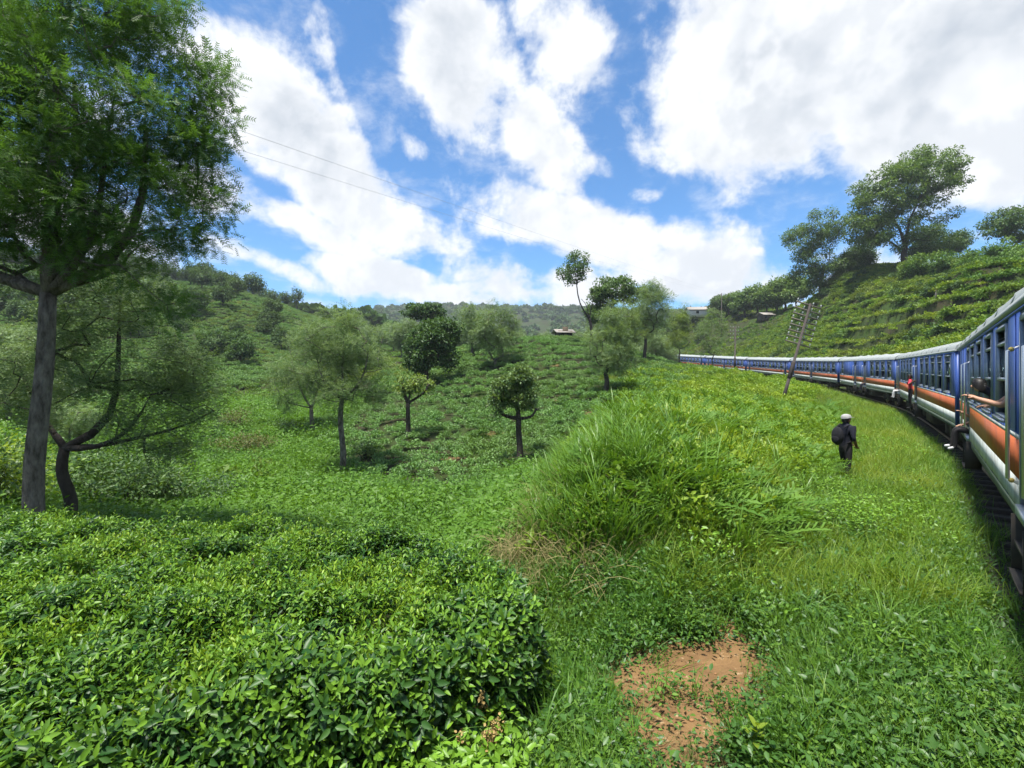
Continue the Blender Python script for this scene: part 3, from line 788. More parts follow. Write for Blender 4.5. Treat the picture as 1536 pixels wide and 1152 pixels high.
# longer yellow-green grass between the mound and the train
X, Y, Z = sample(26000, 900, 1640, 5.5, 60, 1.9, r4)
px, py = proj(X, Y, Z); s = soil_at(X, Y, Z)
m = off_track(X, Y, 1.9) & (s < 0.4) & (px > 1020-6*Y) & (fbm(X*0.5, Y*0.5, 71)+0.3*r4.uniform(-1, 1, len(X)) > 0.40) & (track_dist(X, Y)[2] < 0)
X, Y, Z = keep(m, X, Y, Z); print('sunny', len(X))
scatter('bank_grass', np.stack([X, Y, Z-0.02], 1), P_yellow, 'yellow-green grass on the bank between the mound and the carriages', 'grass', scale=r4.uniform(0.6, 1.35, len(X))*(1+0.012*Y), r=r4)
# tall grass on the mound
X, Y, Z = sample(4200, 740, 1200, 6.6, 15, 1.6, r4)
px, py = proj(X, Y, Z)
m = (Z > 0.28-0.02*(Y-7)) & (fbm(X*1.1, Y*1.1, 75) > .36) & (r4.uniform(0, 1, len(X)) < 0.04+0.95*np.exp(-((px-915)/110)**2-((Y-8.0)/2.2)**2))
X, Y, Z = keep(m, X, Y, Z); print('tall', len(X))
scatter('tall_grass', np.stack([X, Y, Z-0.04], 1), P_tall, 'tall arching green grass on the mound', 'tall grass', scale=r4.uniform(0.5, 1.2, len(X)), tilt=0.12, r=r4)
# dry grass hanging down the near-left face of the mound
X, Y, Z = sample(230, 745, 980, 6.2, 9.5, 1.4, r4)
px, py = proj(X, Y, Z)
m = (Z > -0.05) & (r4.uniform(0, 1, len(X)) < np.exp(-((px-835)/90)**2)*0.75)
X, Y, Z = keep(m, X, Y, Z); print('dry', len(X))
scatter('dry_grass', np.stack([X, Y, Z], 1), P_dry, 'dry straw-coloured grass drooping over the edge of the mound', 'dry grass', scale=r4.uniform(0.5, 1.1, len(X)), tilt=0.5, r=r4)
# ferns and leafy thicket over the mound and on towards the pole
X, Y, Z = sample(2000, 900, 1260, 7.2, 30, 1.8, r4)
px, py = proj(X, Y, Z)
m = off_track(X, Y, 4.0) & (Z > 0.12) & (fbm(X*0.6, Y*0.6, 77) > 0.45)
X, Y, Z = keep(m, X, Y, Z); print('fern', len(X))
scatter('ferns', np.stack([X, Y, Z+0.15], 1), P_fern, 'feathery bright ferns among the grass on the mound', 'ferns', scale=r4.uniform(0.6, 1.2, len(X)), r=r4)
X, Y, Z = sample(5200, 800, 1300, 9.5, 85, 1.5, r4)
px, py = proj(X, Y, Z); ds, bz, sd = track_dist(X, Y)
edge = np.interp(Y, [9, 14, 20, 30, 45, 60, 90], [860, 850, 900, 915, 960, 1015, 1030])
edge2 = np.interp(Y, [9, 14, 20, 30, 45, 60, 90], [1130, 1180, 1200, 1225, 1230, 1190, 1120])
m = (ds > 4.4) & (sd < 0) & (px > edge) & (px < edge2) & (fbm(X*0.35, Y*0.35, 79)+0.2*r4.uniform(-1, 1, len(X)) > 0.40)
X, Y, Z = keep(m, X, Y, Z); print('thicket', len(X))
scatter('thicket', np.stack([X, Y, Z-0.05], 1), P_shrub, 'bright yellow-green leafy thicket covering the bank below the leaning pole', 'thicket', scale=r4.uniform(0.55, 1.15, len(X))*np.clip(0.8+0.012*Y, 0, 1.5), r=r4)
X, Y, Z = sample(3000, 780, 1250, 6.8, 22, 1.8, r4)
px, py = proj(X, Y, Z)
m = off_track(X, Y, 4.5) & (Z > 0.2) & ((px > 985) | (Y > 9.5) | (r4.uniform(0, 1, len(X)) < .15)) & (fbm(X*0.7, Y*0.7, 78)+0.2*r4.uniform(-1, 1, len(X)) > 0.48)
X, Y, Z = keep(m, X, Y, Z); print('mound shrubs', len(X))
P_shrubs = [bush_mesh(r4, 420, M_shrub, LEAF4, 0.10, (0.40, 0.40, 0.62)) for _ in range(4)]
scatter('mound_shrubs', np.stack([X, Y, Z+0.02], 1), P_shrubs, 'yellow-green leafy plants growing through the grass of the mound', 'plants', scale=r4.uniform(0.4, 1.2, len(X)), r=r4)
# clumps that break up the open bank
X, Y, Z = sample(700, 1080, 1560, 3.6, 28, 1.7, r4)
m = off_track(X, Y, 2.4) & (track_dist(X, Y)[2] < 0) & (soil_at(X, Y, Z) < .3) & (fbm(X*.7, Y*.7, 82)+.15*r4.uniform(-1, 1, len(X)) > .50)
X, Y, Z = keep(m, X, Y, Z)
scatter('bank_clumps', np.stack([X, Y, Z-.02], 1), P_tall+P_fern, 'scattered clumps of longer grass and fern on the bank beside the train', 'grass', scale=r4.uniform(.28, .62, len(X)), r=r4)
X, Y, Z = sample(5200, 1000, 1600, 4.5, 30, 1.7, r4)
m = off_track(X, Y, 1.9) & (track_dist(X, Y)[2] < 0) & (soil_at(X, Y, Z) < .3) & (fbm(X*.45, Y*.45, 85)+.12*r4.uniform(-1, 1, len(X)) > .53)
X, Y, Z = keep(m, X, Y, Z)
scatter('bank_weeds', np.stack([X, Y, Z], 1), P_weedb, 'dark leafy weed patches on the grassy bank beside the train', 'weeds', scale=r4.uniform(.6, 1.4, len(X)), r=r4)
# straw and dead stems in the low growth
X, Y, Z = sample(900, 820, 1640, 3.0, 12, 1.5, r4)
m = (hedge_edge(X, Y) < -.1) & off_track(X, Y, 1.7) & (fbm(X*1.3, Y*1.3, 81) > 0.52)
X, Y, Z = keep(m, X, Y, Z)
scatter('straw', np.stack([X, Y, Z], 1), P_dry, 'dead straw lying among the weeds beside the track', 'straw', scale=r4.uniform(0.15, 0.38, len(X)), tilt=0.7, r=r4)
# taller tufts along the foot of the train
s_ = r4.integers(0, len(TRK)-1, 9000); t_ = r4.uniform(0, 1, 9000)[:, None]
q = TRK[s_]*(1-t_)+TRK[s_+1]*t_; dv = TRK[s_+1]-TRK[s_]; dv /= np.linalg.norm(dv[:, :2], axis=1, keepdims=True)
w_ = r4.uniform(1.25, 3.0, 9000)
X = q[:, 0]-dv[:, 1]*w_; Y = q[:, 1]+dv[:, 0]*w_; m = (Y > 2.5) & (Y < 125) & (X > 0.5)
X, Y = keep(m, X, Y); Z = H(X, Y)
scatter('trackside_grass', np.stack([X, Y, Z-.02], 1), P_short+P_yellow[:1], 'grass tufts crowding the edge of the track under the carriages', 'grass', scale=r4.uniform(0.7, 1.5, len(X)), r=r4)
# weeds in front of the hedge
X, Y, Z = sample(1500, 150, 760, 2.2, 3.6, 1.2, r4)
he = hedge_edge(X, Y)
m = (he < 0.0) & (he > -0.55)
X, Y, Z = keep(m, X, Y, Z); print('front weeds', len(X))
scatter('hedge_foot_weeds', np.stack([X, Y, Z+0.02], 1), P_weedb, 'leafy green weeds crowding the foot of the tea hedge', 'weeds', scale=r4.uniform(0.8, 1.5, len(X)), r=r4)

# ---- valley, tea slopes, hill behind the train ------------------------------------
X, Y, Z = sample(34000, -250, 860, 8.0, 75, 1.85, r4)
px, py = proj(X, Y, Z)
VAL = [(-300, 900), (-300, 600), (120, 600), (280, 585), (420, 595), (560, 585), (520, 640), (500, 690), (560, 725), (660, 745), (740, 715), (800, 700), (800, 860), (600, 900)]
m = (hedge_edge(X, Y) < -0.1) & inpoly(px, py, VAL) & (Z < 0.6) & (r4.uniform(0, 1, len(X)) > soil_at(X, Y, Z)*0.8)
X, Y, Z = keep(m, X, Y, Z); print('valley', len(X))
scatter('meadow_grass', np.stack([X, Y, Z-0.03], 1), P_valley, 'lush green grass on the valley floor behind the tea hedge', 'grass', scale=r4.uniform(0.5, 1.3, len(X))*(1+0.022*Y)*(0.55+1.0*fbm(X*0.45, Y*0.45, 84)), r=r4)
# scrub dotted over the valley floor
X, Y, Z = sample(700, -250, 800, 19, 60, 1.4, r4)
px, py = proj(X, Y, Z)
m = inpoly(px, py, VAL) & (fbm(X*0.14, Y*0.14, 83) > 0.52)
X, Y, Z = keep(m, X, Y, Z)
scatter('valley_scrub', np.stack([X, Y, Z-0.05], 1), P_hill, 'patches of low scrub on the valley floor', 'scrub', scale=r4.uniform(0.5, 1.5, len(X)), r=r4)
# contour-planted tea
def tea_rows(step_r, step_b, px0, px1, d0, d1, poly, gap, r):
    xs = np.arange((px0-CX)/F*d1, (px1-CX)/F*d1, step_b); ys = np.arange(d0, d1, step_r)
    X, Y = np.meshgrid(xs, ys)
    Y = Y+1.4*np.sin(X*0.11+1)+0.9*np.sin(X*0.27+Y*0.1)+0.10*X
    X = X+r.normal(0, 0.18, X.shape); Y = Y+r.normal(0, 0.06, X.shape)
    X, Y = X.ravel(), Y.ravel(); m = Y > d0; X, Y = X[m], Y[m]
    Z = H(X, Y); px, py = proj(X, Y, Z)
    m = (px > px0) & (px < px1) & inpoly(px, py, poly) & (fbm(X*0.12, Y*0.12, 87)+0.22*r.uniform(-1, 1, len(X)) > gap) & (soil_at(X, Y, Z) < 0.5)
    return X[m], Y[m], Z[m]
TEAHILL = [(545, 600), (575, 560), (640, 545), (700, 515), (860, 505), (1010, 525), (1075, 560), (960, 612), (850, 650), (800, 700), (745, 720), (660, 748), (560, 725), (500, 690), (470, 640)]
X, Y, Z = tea_rows(1.38, 0.62, 440, 1100, 17, 92, TEAHILL, 0.20, r4); print('teahill', len(X))
scatter('tea_slope', np.stack([X, Y, Z-0.05], 1), P_teab, 'rows of tea bushes planted across the knoll in the valley', 'tea bushes', scale=r4.uniform(0.68, 1.0, len(X)), tilt=0.14, r=r4)
LEFTTEA = [(-300, 640), (-300, 380), (300, 380), (450, 430), (560, 470), (600, 540), (560, 575), (500, 610), (420, 622), (280, 608), (120, 640)]
X, Y, Z = tea_rows(1.75, 0.75, -300, 640, 34, 175, LEFTTEA, 0.24, r4); print('lefttea', len(X))
scatter('tea_hillside', np.stack([X, Y, Z-0.05], 1), P_teab, 'rows of tea bushes climbing the hillside across the valley', 'tea bushes', scale=r4.uniform(0.8, 1.3, len(X)), tilt=0.15, r=r4)
# scrub and grass on the terraced hill behind the train
X, Y, Z = sample(21000, 1000, 1850, 13, 175, 0.6, r4)
ds, bz, sd = track_dist(X, Y)
m = (sd > 0) & (ds > 4.5) & (Z > bz-0.5) & (fbm(X*0.15, Y*0.15, 91)+0.15*r4.uniform(-1, 1, len(X)) > np.where((Z > 7) & (Z < 18) & (np.arctan2(X, Y) > .6), 0.43, 0.37))
X, Y, Z = keep(m, X, Y, Z); print('hill scrub', len(X))
scatter('hill_scrub', np.stack([X, Y, Z-0.1], 1), P_hill+P_shrub[:1], 'mixed green scrub covering the terraced hill behind the train', 'scrub', scale=r4.uniform(0.5, 1.7, len(X)), r=r4)
X, Y, Z = sample(34000, 1030, 1850, 13, 130, 0.9, r4)
ds, bz, sd = track_dist(X, Y)
gs = np.hypot(H(X+.4, Y)-H(X-.4, Y), H(X, Y+.4)-H(X, Y-.4))/.8
m = (sd > 0) & (ds > 3.6) & ((gs < 1.15) | (r4.uniform(0, 1, len(X)) < .25))
X, Y, Z = keep(m, X, Y, Z)
scatter('hill_grass', np.stack([X, Y, Z-0.03], 1), P_yellow, 'rough grass on the terraces of the hill behind the train', 'grass', scale=r4.uniform(0.8, 2.0, len(X)), r=r4)

# larger bushes dotted over the same hill
X, Y, Z = sample(1700, 1080, 1750, 30, 130, 0.3, r4)
ds, bz, sd = track_dist(X, Y)
m = (sd > 0) & (ds > 7) & (fbm(X*0.09, Y*0.09, 99)+0.15*r4.uniform(-1, 1, len(X)) > 0.48)
X, Y, Z = keep(m, X, Y, Z)
P_big = [bush_mesh(r4, 700, M_hill, DIAMOND, 0.12, (0.6, 0.6, 0.6), lumps=10) for _ in range(2)]+[bush_mesh(r4, 700, M_forest, DIAMOND, 0.12, (0.6, 0.6, 0.55), lumps=10) for _ in range(2)]
scatter('hill_bushes', np.stack([X, Y, Z-0.2], 1), P_big, 'dark and light bushes crowding the hillside behind the train', 'bushes', scale=r4.uniform(1.2, 3.0, len(X)), r=r4)

def mat_mesh(r, n, sz, spread, h, mat):
    P = np.stack([r.uniform(-spread, spread, n), r.uniform(-spread, spread, n), r.uniform(0, h, n)], 1)
    a = r.uniform(0, 6.28, n); el = r.uniform(0.2, 1.2, n)
    D = np.stack([np.cos(a)*np.cos(el), np.sin(a)*np.cos(el), np.sin(el)], 1)
    V, f = replicate(*DIAMOND, rot_to(D, r.uniform(-1, 1, n)), P, sz*r.uniform(.5, 1.3, n))
    return mesh_from('sward', V, f, [mat], attr={'v': np.repeat(r.uniform(0, 1, n), 4)})
P_mat = [mat_mesh(r4, 150, .26, .8, .25, M_grassy) for _ in range(3)]+[mat_mesh(r4, 150, .26, .8, .35, M_hill) for _ in range(2)]
def steep(X, Y): return np.hypot(H(X+.4, Y)-H(X-.4, Y), H(X, Y+.4)-H(X, Y-.4))/.8
X, Y, Z = sample(13000, 1010, 1800, 16, 135, 0.2, r4)
ds, bz, sd = track_dist(X, Y); gs = steep(X, Y)
m = (sd > 0) & (ds > 4) & ((gs < 1.0) | (r4.uniform(0, 1, len(X)) < .3))
X, Y, Z = keep(m, X, Y, Z)
scatter('terrace_sward', np.stack([X, Y, Z-.05], 1), P_mat, 'light green sward on the terraces of the hill behind the train', 'grass', scale=r4.uniform(.7, 1.3, len(X)), r=r4)
X, Y, Z = sample(9000, -280, 700, 45, 190, 0.3, r4)
px, py = proj(X, Y, Z)
m = (py < 620) & (fbm(X*.1, Y*.1, 88) > .38)
X, Y, Z = keep(m, X, Y, Z)
scatter('hillside_sward', np.stack([X, Y, Z-.05], 1), P_mat[3:], 'green undergrowth between the tea rows of the hillside across the valley', 'undergrowth', scale=r4.uniform(.6, 1.2, len(X)), r=r4)
# ------------------------------------------------------------------ trees
M_bark = pmat('grey_bark', (0.19, 0.175, 0.145), 0.95, noise=9, col2=(0.045, 0.038, 0.031), bump=1.0, bscale=26, spec=0.1, stretch=(1, 1, 0.35))
M_barkd = pmat('dark_bark', (0.070, 0.062, 0.054), 0.95, noise=8, col2=(0.04, 0.032, 0.026), bump=0.7, bscale=18, spec=0.1, stretch=(1, 1, 0.4))
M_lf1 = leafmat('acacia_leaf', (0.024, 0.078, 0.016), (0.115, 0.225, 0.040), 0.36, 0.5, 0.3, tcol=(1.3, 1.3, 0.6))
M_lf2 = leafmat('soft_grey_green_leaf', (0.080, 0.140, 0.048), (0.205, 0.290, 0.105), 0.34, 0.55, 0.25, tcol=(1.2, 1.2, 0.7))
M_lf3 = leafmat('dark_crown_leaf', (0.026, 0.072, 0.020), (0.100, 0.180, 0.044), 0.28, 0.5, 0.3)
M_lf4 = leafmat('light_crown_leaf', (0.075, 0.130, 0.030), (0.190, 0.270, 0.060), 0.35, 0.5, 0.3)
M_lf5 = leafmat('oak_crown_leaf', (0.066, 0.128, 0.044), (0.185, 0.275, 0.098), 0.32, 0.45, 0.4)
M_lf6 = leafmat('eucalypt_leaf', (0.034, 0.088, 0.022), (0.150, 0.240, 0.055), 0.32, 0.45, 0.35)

def smooth_path(P, n):
    P = np.asarray(P, float)
    t = np.concatenate([[0], np.cumsum(np.linalg.norm(np.diff(P, axis=0), axis=1))]); t /= t[-1]
    q = np.linspace(0, 1, n)
    Q = np.stack([np.interp(q, t, P[:, i]) for i in range(3)], 1)
    for _ in range(2):
        Q[1:-1] = 0.25*Q[:-2]+0.5*Q[1:-1]+0.25*Q[2:]
    return Q
SPRAY = spray_tpl()
FROND_S = spray_tpl(3, .42, .15)
def make_tree(name, label, px, d, crown, trunk_r, fork_py, tpl, nclump, nleaf, clump_r, lsize, mat, bark=None,
              limbs=(), depth=1.0, seed=0, group=None, trunk_px=None, flat=0.8, droop=0.2, twig=0.008, cat='tree', bare=0.0, basez=None, tone_hi=1.0, crook=0.045):
    r = np.random.default_rng(seed+100)
    base = np.array(gp(px, d)) if basez is None else np.array([(px-CX)/F*d, d, basez])
    k = d/F
    def loc(x, y, dd=0.0):     # photo place -> metres from the foot of the tree
        return np.array([(x-CX)*k-base[0], dd, CAMZ-(y-HY)*k-base[2]])
    bark = bark or M_bark
    if tpl is FROND_S: nclump = int(nclump*.62); nleaf = int(nleaf*1.35)
    fork = loc(trunk_px if trunk_px is not None else px, fork_py)
    fork[2] = max(fork[2], 0.3)
    nt_ = 9
    tp = smooth_path([np.zeros(3)-np.array([0, 0, 0.15]), fork*np.array([0.3, 1, 0.33])+r.normal(0, crook, 3)*fork[2]*np.array([1, 1, 0]), fork*np.array([0.7, 1, 0.7])+r.normal(0, crook, 3)*fork[2]*np.array([1, 1, 0]), fork], nt_)
    nodes = [p for p in tp]; par = [-1]+list(range(nt_-1)); fixed_r = {}
    for i in range(nt_): fixed_r[i] = trunk_r*(1.25-0.35*i/(nt_-1)) if i else trunk_r*1.45
    starts = [nt_-1]
    for L in limbs:            # ((px, py, sideways metres), ...) , radius at start, radius at end
        pts, r0, r1 = L
        path = smooth_path([nodes[nt_-1]]+[loc(*q) for q in pts], 7)
        prev = nt_-1
        for j in range(1, 7):
            nodes.append(path[j]); par.append(prev); prev = len(nodes)-1
            fixed_r[prev] = r0+(r1-r0)*j/6.0
            if j > 2: starts.append(prev)
    # clump centres
    w = np.array([c[2]*c[3] for c in crown], float); w /= w.sum()
    C = []
    for i in range(nclump):
        c = crown[r.choice(len(crown), p=w)]
        u = unit(1, r)[0]*r.uniform(0.25, 1)**0.45
        q = loc(c[0]+u[0]*c[2], c[1]-u[2]*c[3], u[1]*c[2]*k*depth+(c[4] if len(c) > 4 else 0))
        if q[2] > 0.25: C.append(q)
    C = np.array(C)
    order = np.argsort(np.linalg.norm(C-nodes[nt_-1], axis=1))
    arr = list(starts); tips = []
    for ci in order:
        c = C[ci]; A = np.array([nodes[i] for i in arr])
        dv = c-A; dist = np.linalg.norm(dv, axis=1)
        cost = dist+np.where(dv[:, 2] < 0, -dv[:, 2]*0.9, 0)
        p = arr[int(np.argmin(cost))]
        a = np.array(nodes[p]); mid = 0.5*(a+c)+r.normal(0, 0.06, 3)*np.linalg.norm(c-a); mid[2] -= 0.06*np.linalg.norm(c-a)
        nodes.append(mid); par.append(p); nodes.append(c); par.append(len(nodes)-2)
        arr += [len(nodes)-2, len(nodes)-1]; tips.append(len(nodes)-1)
    nodes = np.array(nodes); n = len(nodes)
    cnt = np.zeros(n); 
    for i in tips: cnt[i] += 1
    for i in range(n-1, 0, -1): cnt[par[i]] += cnt[i]
    rad = np.maximum(twig, trunk_r*0.75*np.sqrt(cnt/max(cnt[0], 1))*0.9)
    for i, v in fixed_r.items(): rad[i] = v
    mb = MB(); mb.tube(nodes[:nt_], [rad[i] for i in range(nt_)], 12, True)
    for i in range(nt_, n):
        p = par[i]
        mb.tube([nodes[p], nodes[i]], [min(rad[p], rad[i]*1.6) if i not in fixed_r else rad[p]*0.85, rad[i]], 6 if rad[i] > 0.03 else 4, rad[i] > 0.03)
    root = empty(name, base)
    mb.build('trunk', bark, root, smooth=True)
    # leaves
    m = nclump*nleaf
    ci = r.integers(0, len(C), m)
    off = unit(m, r)*r.uniform(0.05, 1, (m, 1))**0.42*clump_r*np.array([1, 1, flat])*1.12*r.uniform(.75, 1.2, len(C))[ci][:, None]
    T = C[ci]+off
    D = off/(np.linalg.norm(off, axis=1, keepdims=True)+1e-6)+unit(m, r)*0.9
    D[:, 2] -= droop
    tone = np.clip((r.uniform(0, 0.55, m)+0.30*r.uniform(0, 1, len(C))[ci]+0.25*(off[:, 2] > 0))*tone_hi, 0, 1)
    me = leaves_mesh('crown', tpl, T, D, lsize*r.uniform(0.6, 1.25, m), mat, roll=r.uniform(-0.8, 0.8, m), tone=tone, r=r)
    add('crown', me, root)
    return tag(root, label, cat, group)

# the tall feathery tree at the end of the hedge
make_tree('acacia_tree', 'tall feathery tree with thick forked grey trunk behind the tea hedge', 55, 8.6,
    [(170, 150, 150, 150), (80, 250, 150, 130), (-60, 150, 170, 200), (240, 270, 80, 95), (230, 60, 90, 90), (80, -40, 190, 120), (20, 330, 120, 80), (190, 350, 100, 50), (-180, 260, 120, 120), (255, 455, 45, 28), (290, 330, 40, 60), (290, 180, 40, 60), (150, 400, 60, 30)],
    0.135, 440, SPRAY, 480, 84, 0.38, 0.20, M_lf1, bark=M_bark, limbs=[
    (((20, 420, -.1), (-60, 395, -.2), (-160, 330, -.3)), .15, .05), (((120, 405, .2), (170, 380, .3), (195, 330, .3), (200, 180, .3)), .13, .04),
    (((95, 380, -.2), (95, 300, -.2), (110, 120, -.3)), .17, .05), (((80, 400, .5), (50, 260, .9), (20, 60, 1.2)), .14, .04), (((140, 390, 0), (165, 300, -.2), (170, 150, 0)), .09, .02)],
    depth=0.9, seed=1, trunk_px=72, crook=0.012, flat=0.8, droop=-0.15, twig=0.007)
# its lower neighbour behind
make_tree('acacia_tree', 'smaller feathery tree with low forked trunk just behind the tall tree', 97, 11.5,
    [(200, 520, 95, 100), (250, 600, 70, 80), (150, 470, 80, 60), (240, 690, 60, 30), (300, 560, 30, 60), (60, 560, 70, 80)],
    0.12, 672, FROND_S, 290, 36, 0.36, 0.24, M_lf2, bark=M_barkd, limbs=[
    (((150, 655, 0), (175, 632, .1), (165, 560, .2), (165, 450, .3)), .12, .03), (((150, 675, -.2), (215, 650, -.4), (255, 590, -.6)), .09, .02),
    (((140, 680, .2), (180, 655, .4), (240, 655, .6), (290, 620, .8)), .08, .02), (((70, 650, .2), (30, 620, .4), (0, 540, .4)), .09, .03)],
    depth=0.9, seed=2, flat=0.7, droop=0.3, twig=0.006)
# trees of the valley floor
make_tree('valley_tree', 'slender pale-trunked tree with wide thin feathery crown rising from the meadow', 513, 22,
    [(515, 510, 60, 48), (540, 560, 40, 40), (480, 540, 45, 45), (510, 480, 35, 25), (520, 585, 50, 20)], 0.12, 598, FROND_S, 170, 62, 0.45, 0.26, M_lf2,
    limbs=[(((495, 592, .2), (478, 570, .3), (470, 530, .3)), .09, .02), (((530, 590, -.2), (550, 565, -.3), (555, 530, -.3)), .08, .02), (((513, 560, 0), (515, 500, .1)), .09, .02)], seed=3, twig=0.012)
make_tree('valley_tree', 'leaning twin-stemmed tree with thin crown behind the slender pale-trunked tree', 467, 32,
    [(455, 540, 40, 45), (440, 580, 28, 35), (480, 570, 25, 30)], 0.13, 612, FROND_S, 90, 55, 0.6, 0.32, M_lf2,
    limbs=[(((470, 600, .3), (478, 560, .5)), .1, .03), (((455, 590, -.3), (445, 550, -.5)), .09, .03)], seed=4, twig=0.015)
make_tree('pollarded_tree', 'small knobbly pollarded tree with sparse light leaves on the meadow edge of the tea knoll', 612, 28,
    [(628, 575, 24, 10), (606, 575, 14, 14), (640, 585, 10, 8)], 0.13, 605, DIAMOND, 26, 40, 0.28, 0.20, M_lf4, bark=M_barkd,
    limbs=[(((605, 590, .1), (603, 572, .1)), .13, .06), (((622, 598, -.1), (638, 590, -.2), (644, 576, -.2)), .10, .05), (((614, 590, .2), (618, 575, .3)), .08, .04)], seed=5, twig=0.012)
make_tree('pollarded_tree', 'pollarded tree with two level arms and upright leafy tufts below the knoll', 778, 22,
    [(778, 590, 16, 30), (748, 595, 14, 28), (795, 585, 14, 26), (762, 575, 22, 22), (785, 562, 18, 14)], 0.135, 628, DIAMOND, 85, 85, 0.26, 0.15, M_lf5, bark=M_barkd,
    limbs=[(((766, 626, .1), (752, 624, .2), (745, 610, .2)), .12, .06), (((790, 627, -.1), (800, 624, -.2), (804, 612, -.2)), .10, .05), (((776, 605, 0), (777, 580, .1)), .13, .05)], seed=6, twig=0.010, droop=-0.3)
make_tree('silver_oak_tree', 'bushy grey-green conical tree standing among tea rows on the near side of the knoll', 908, 34,
    [(915, 520, 34, 34), (930, 535, 28, 22), (900, 540, 20, 20), (920, 490, 22, 24), (918, 472, 10, 14)], 0.17, 560, FROND_S, 130, 75, 0.5, 0.30, M_lf5, bark=M_barkd, seed=7, twig=0.015)
make_tree('silver_oak_tree', 'soft grey-green tree with full crown midway up the tea knoll', 743, 47,
    [(745, 490, 30, 34), (750, 515, 26, 24), (742, 468, 20, 18), (720, 500, 14, 24)], 0.15, 540, FROND_S, 110, 75, 0.65, 0.38, M_lf5, seed=8, twig=0.02)
make_tree('silver_oak_tree', 'narrow grey-green tree close beside the full-crowned knoll tree', 708, 60,
    [(707, 485, 16, 24), (712, 505, 16, 16)], 0.15, 522, FROND_S, 60, 70, 0.7, 0.42, M_lf5, seed=9, twig=0.02)
make_tree('broadleaf_tree', 'dark dense ivy-clad tree at the left shoulder of the tea knoll', 640, 46,
    [(635, 525, 26, 34), (655, 500, 24, 28), (628, 545, 18, 18), (665, 530, 20, 26), (675, 495, 14, 18)], 0.2, 552, DIAMOND, 150, 95, 0.6, 0.30, M_lf3, bark=M_barkd, seed=10, twig=0.02)
make_tree('umbrella_tree', 'dark flat-topped tree rising behind the ivy-clad tree', 640, 75,
    [(636, 463, 24, 11), (650, 472, 16, 10), (620, 470, 12, 8)], 0.22, 492, DIAMOND, 70, 90, 0.8, 0.42, M_lf3, bark=M_barkd, seed=11, twig=0.03, flat=0.5)
# trees on the crest of the knoll
make_tree('bare_stem_tree', 'lone thin tree with round see-through crown on a leaning stump at the knoll crest', 893, 62,
    [(862, 402, 26, 20), (858, 412, 22, 14), (866, 390, 16, 12)], 0.2, 478, DIAMOND, 75, 34, 0.55, 0.30, M_lf3, bark=M_barkd, trunk_px=884,
    limbs=[(((868, 458, 0), (865, 430, 0), (863, 400, 0)), .12, .05), (((880, 455, .2), (872, 448, .2)), .08, .03), (((890, 450, .2), (893, 440, .2)), .08, .03)], seed=12, twig=0.02)
make_tree('umbrella_tree', 'dark spreading flat-crowned tree at the knoll crest', 925, 72,
    [(925, 432, 36, 14), (905, 445, 22, 12), (950, 440, 22, 14), (900, 470, 22, 18)], 0.26, 470, DIAMOND, 120, 95, 0.8, 0.38, M_lf3, bark=M_barkd, seed=13, twig=0.03, flat=0.55)
make_tree('silver_oak_tree', 'tall dark grey-green tree between the flat-crowned tree and the pale cone-shaped tree', 968, 62,
    [(970, 462, 34, 32), (985, 450, 22, 22), (960, 490, 30, 18), (975, 435, 18, 12)], 0.2, 505, FROND_S, 150, 80, 0.75, 0.42, M_lf5, bark=M_barkd, seed=14, twig=0.025, tone_hi=0.8)
make_tree('silver_oak_tree', 'light leafy tree in front of the flat-crowned tree on the crest', 935, 55,
    [(935, 478, 26, 26), (945, 500, 22, 20), (925, 500, 20, 22)], 0.14, 520, FROND_S, 90, 70, 0.6, 0.38, M_lf4, seed=15, twig=0.02, tone_hi=0.75)
make_tree('cypress_like_tree', 'pale yellow-green cone-shaped tree beside the far end of the train', 1020, 66,
    [(1020, 510, 22, 18), (1020, 488, 16, 18), (1021, 468, 9, 16)], 0.1, 528, FROND_S, 85, 70, 0.55, 0.36, M_lf4, seed=16, twig=0.02)
make_tree('young_tree', 'thin airy grey-green tree in front of the rearmost carriages', 1068, 72,
    [(1066, 500, 20, 22), (1070, 480, 14, 14), (1060, 520, 16, 12)], 0.12, 540, FROND_S, 60, 60, 0.7, 0.40, M_lf2, seed=17, twig=0.02)
# trees on the hill behind the train
make_tree('eucalyptus_tree', 'huge wind-swept tree crowning the terraced hill behind the train', 1358, 100,
    [(1390, 270, 46, 46), (1345, 290, 56, 46), (1310, 310, 38, 36), (1400, 320, 32, 30), (1335, 345, 44, 28), (1380, 245, 34, 24), (1420, 250, 14, 26), (1300, 345, 26, 28), (1385, 360, 40, 18)],
    0.55, 372, DIAMOND, 230, 200, 1.45, 0.46, M_lf6, bark=M_barkd, seed=18, twig=0.05, flat=0.7,
    limbs=[(((1350, 340, 0), (1330, 310, 1)), .35, .12), (((1362, 330, 0), (1385, 280, -1)), .35, .12)])
make_tree('eucalyptus_tree', 'tall dark ragged tree with pale thin stem on the hill shoulder', 1232, 112,
    [(1225, 340, 36, 26), (1205, 360, 28, 24), (1245, 350, 18, 22), (1220, 390, 30, 30), (1240, 410, 24, 22), (1205, 420, 22, 18)],
    0.35, 400, DIAMOND, 120, 170, 1.3, 0.44, M_lf6, seed=19, twig=0.05, trunk_px=1236)
make_tree('broadleaf_tree', 'dark rounded tree in the gap between the two tall hill trees', 1278, 112,
    [(1276, 395, 20, 22), (1290, 388, 16, 18), (1265, 408, 18, 12)], 0.35, 415, DIAMOND, 110, 130, 1.4, 0.46, M_lf3, bark=M_barkd, seed=20, twig=0.05)
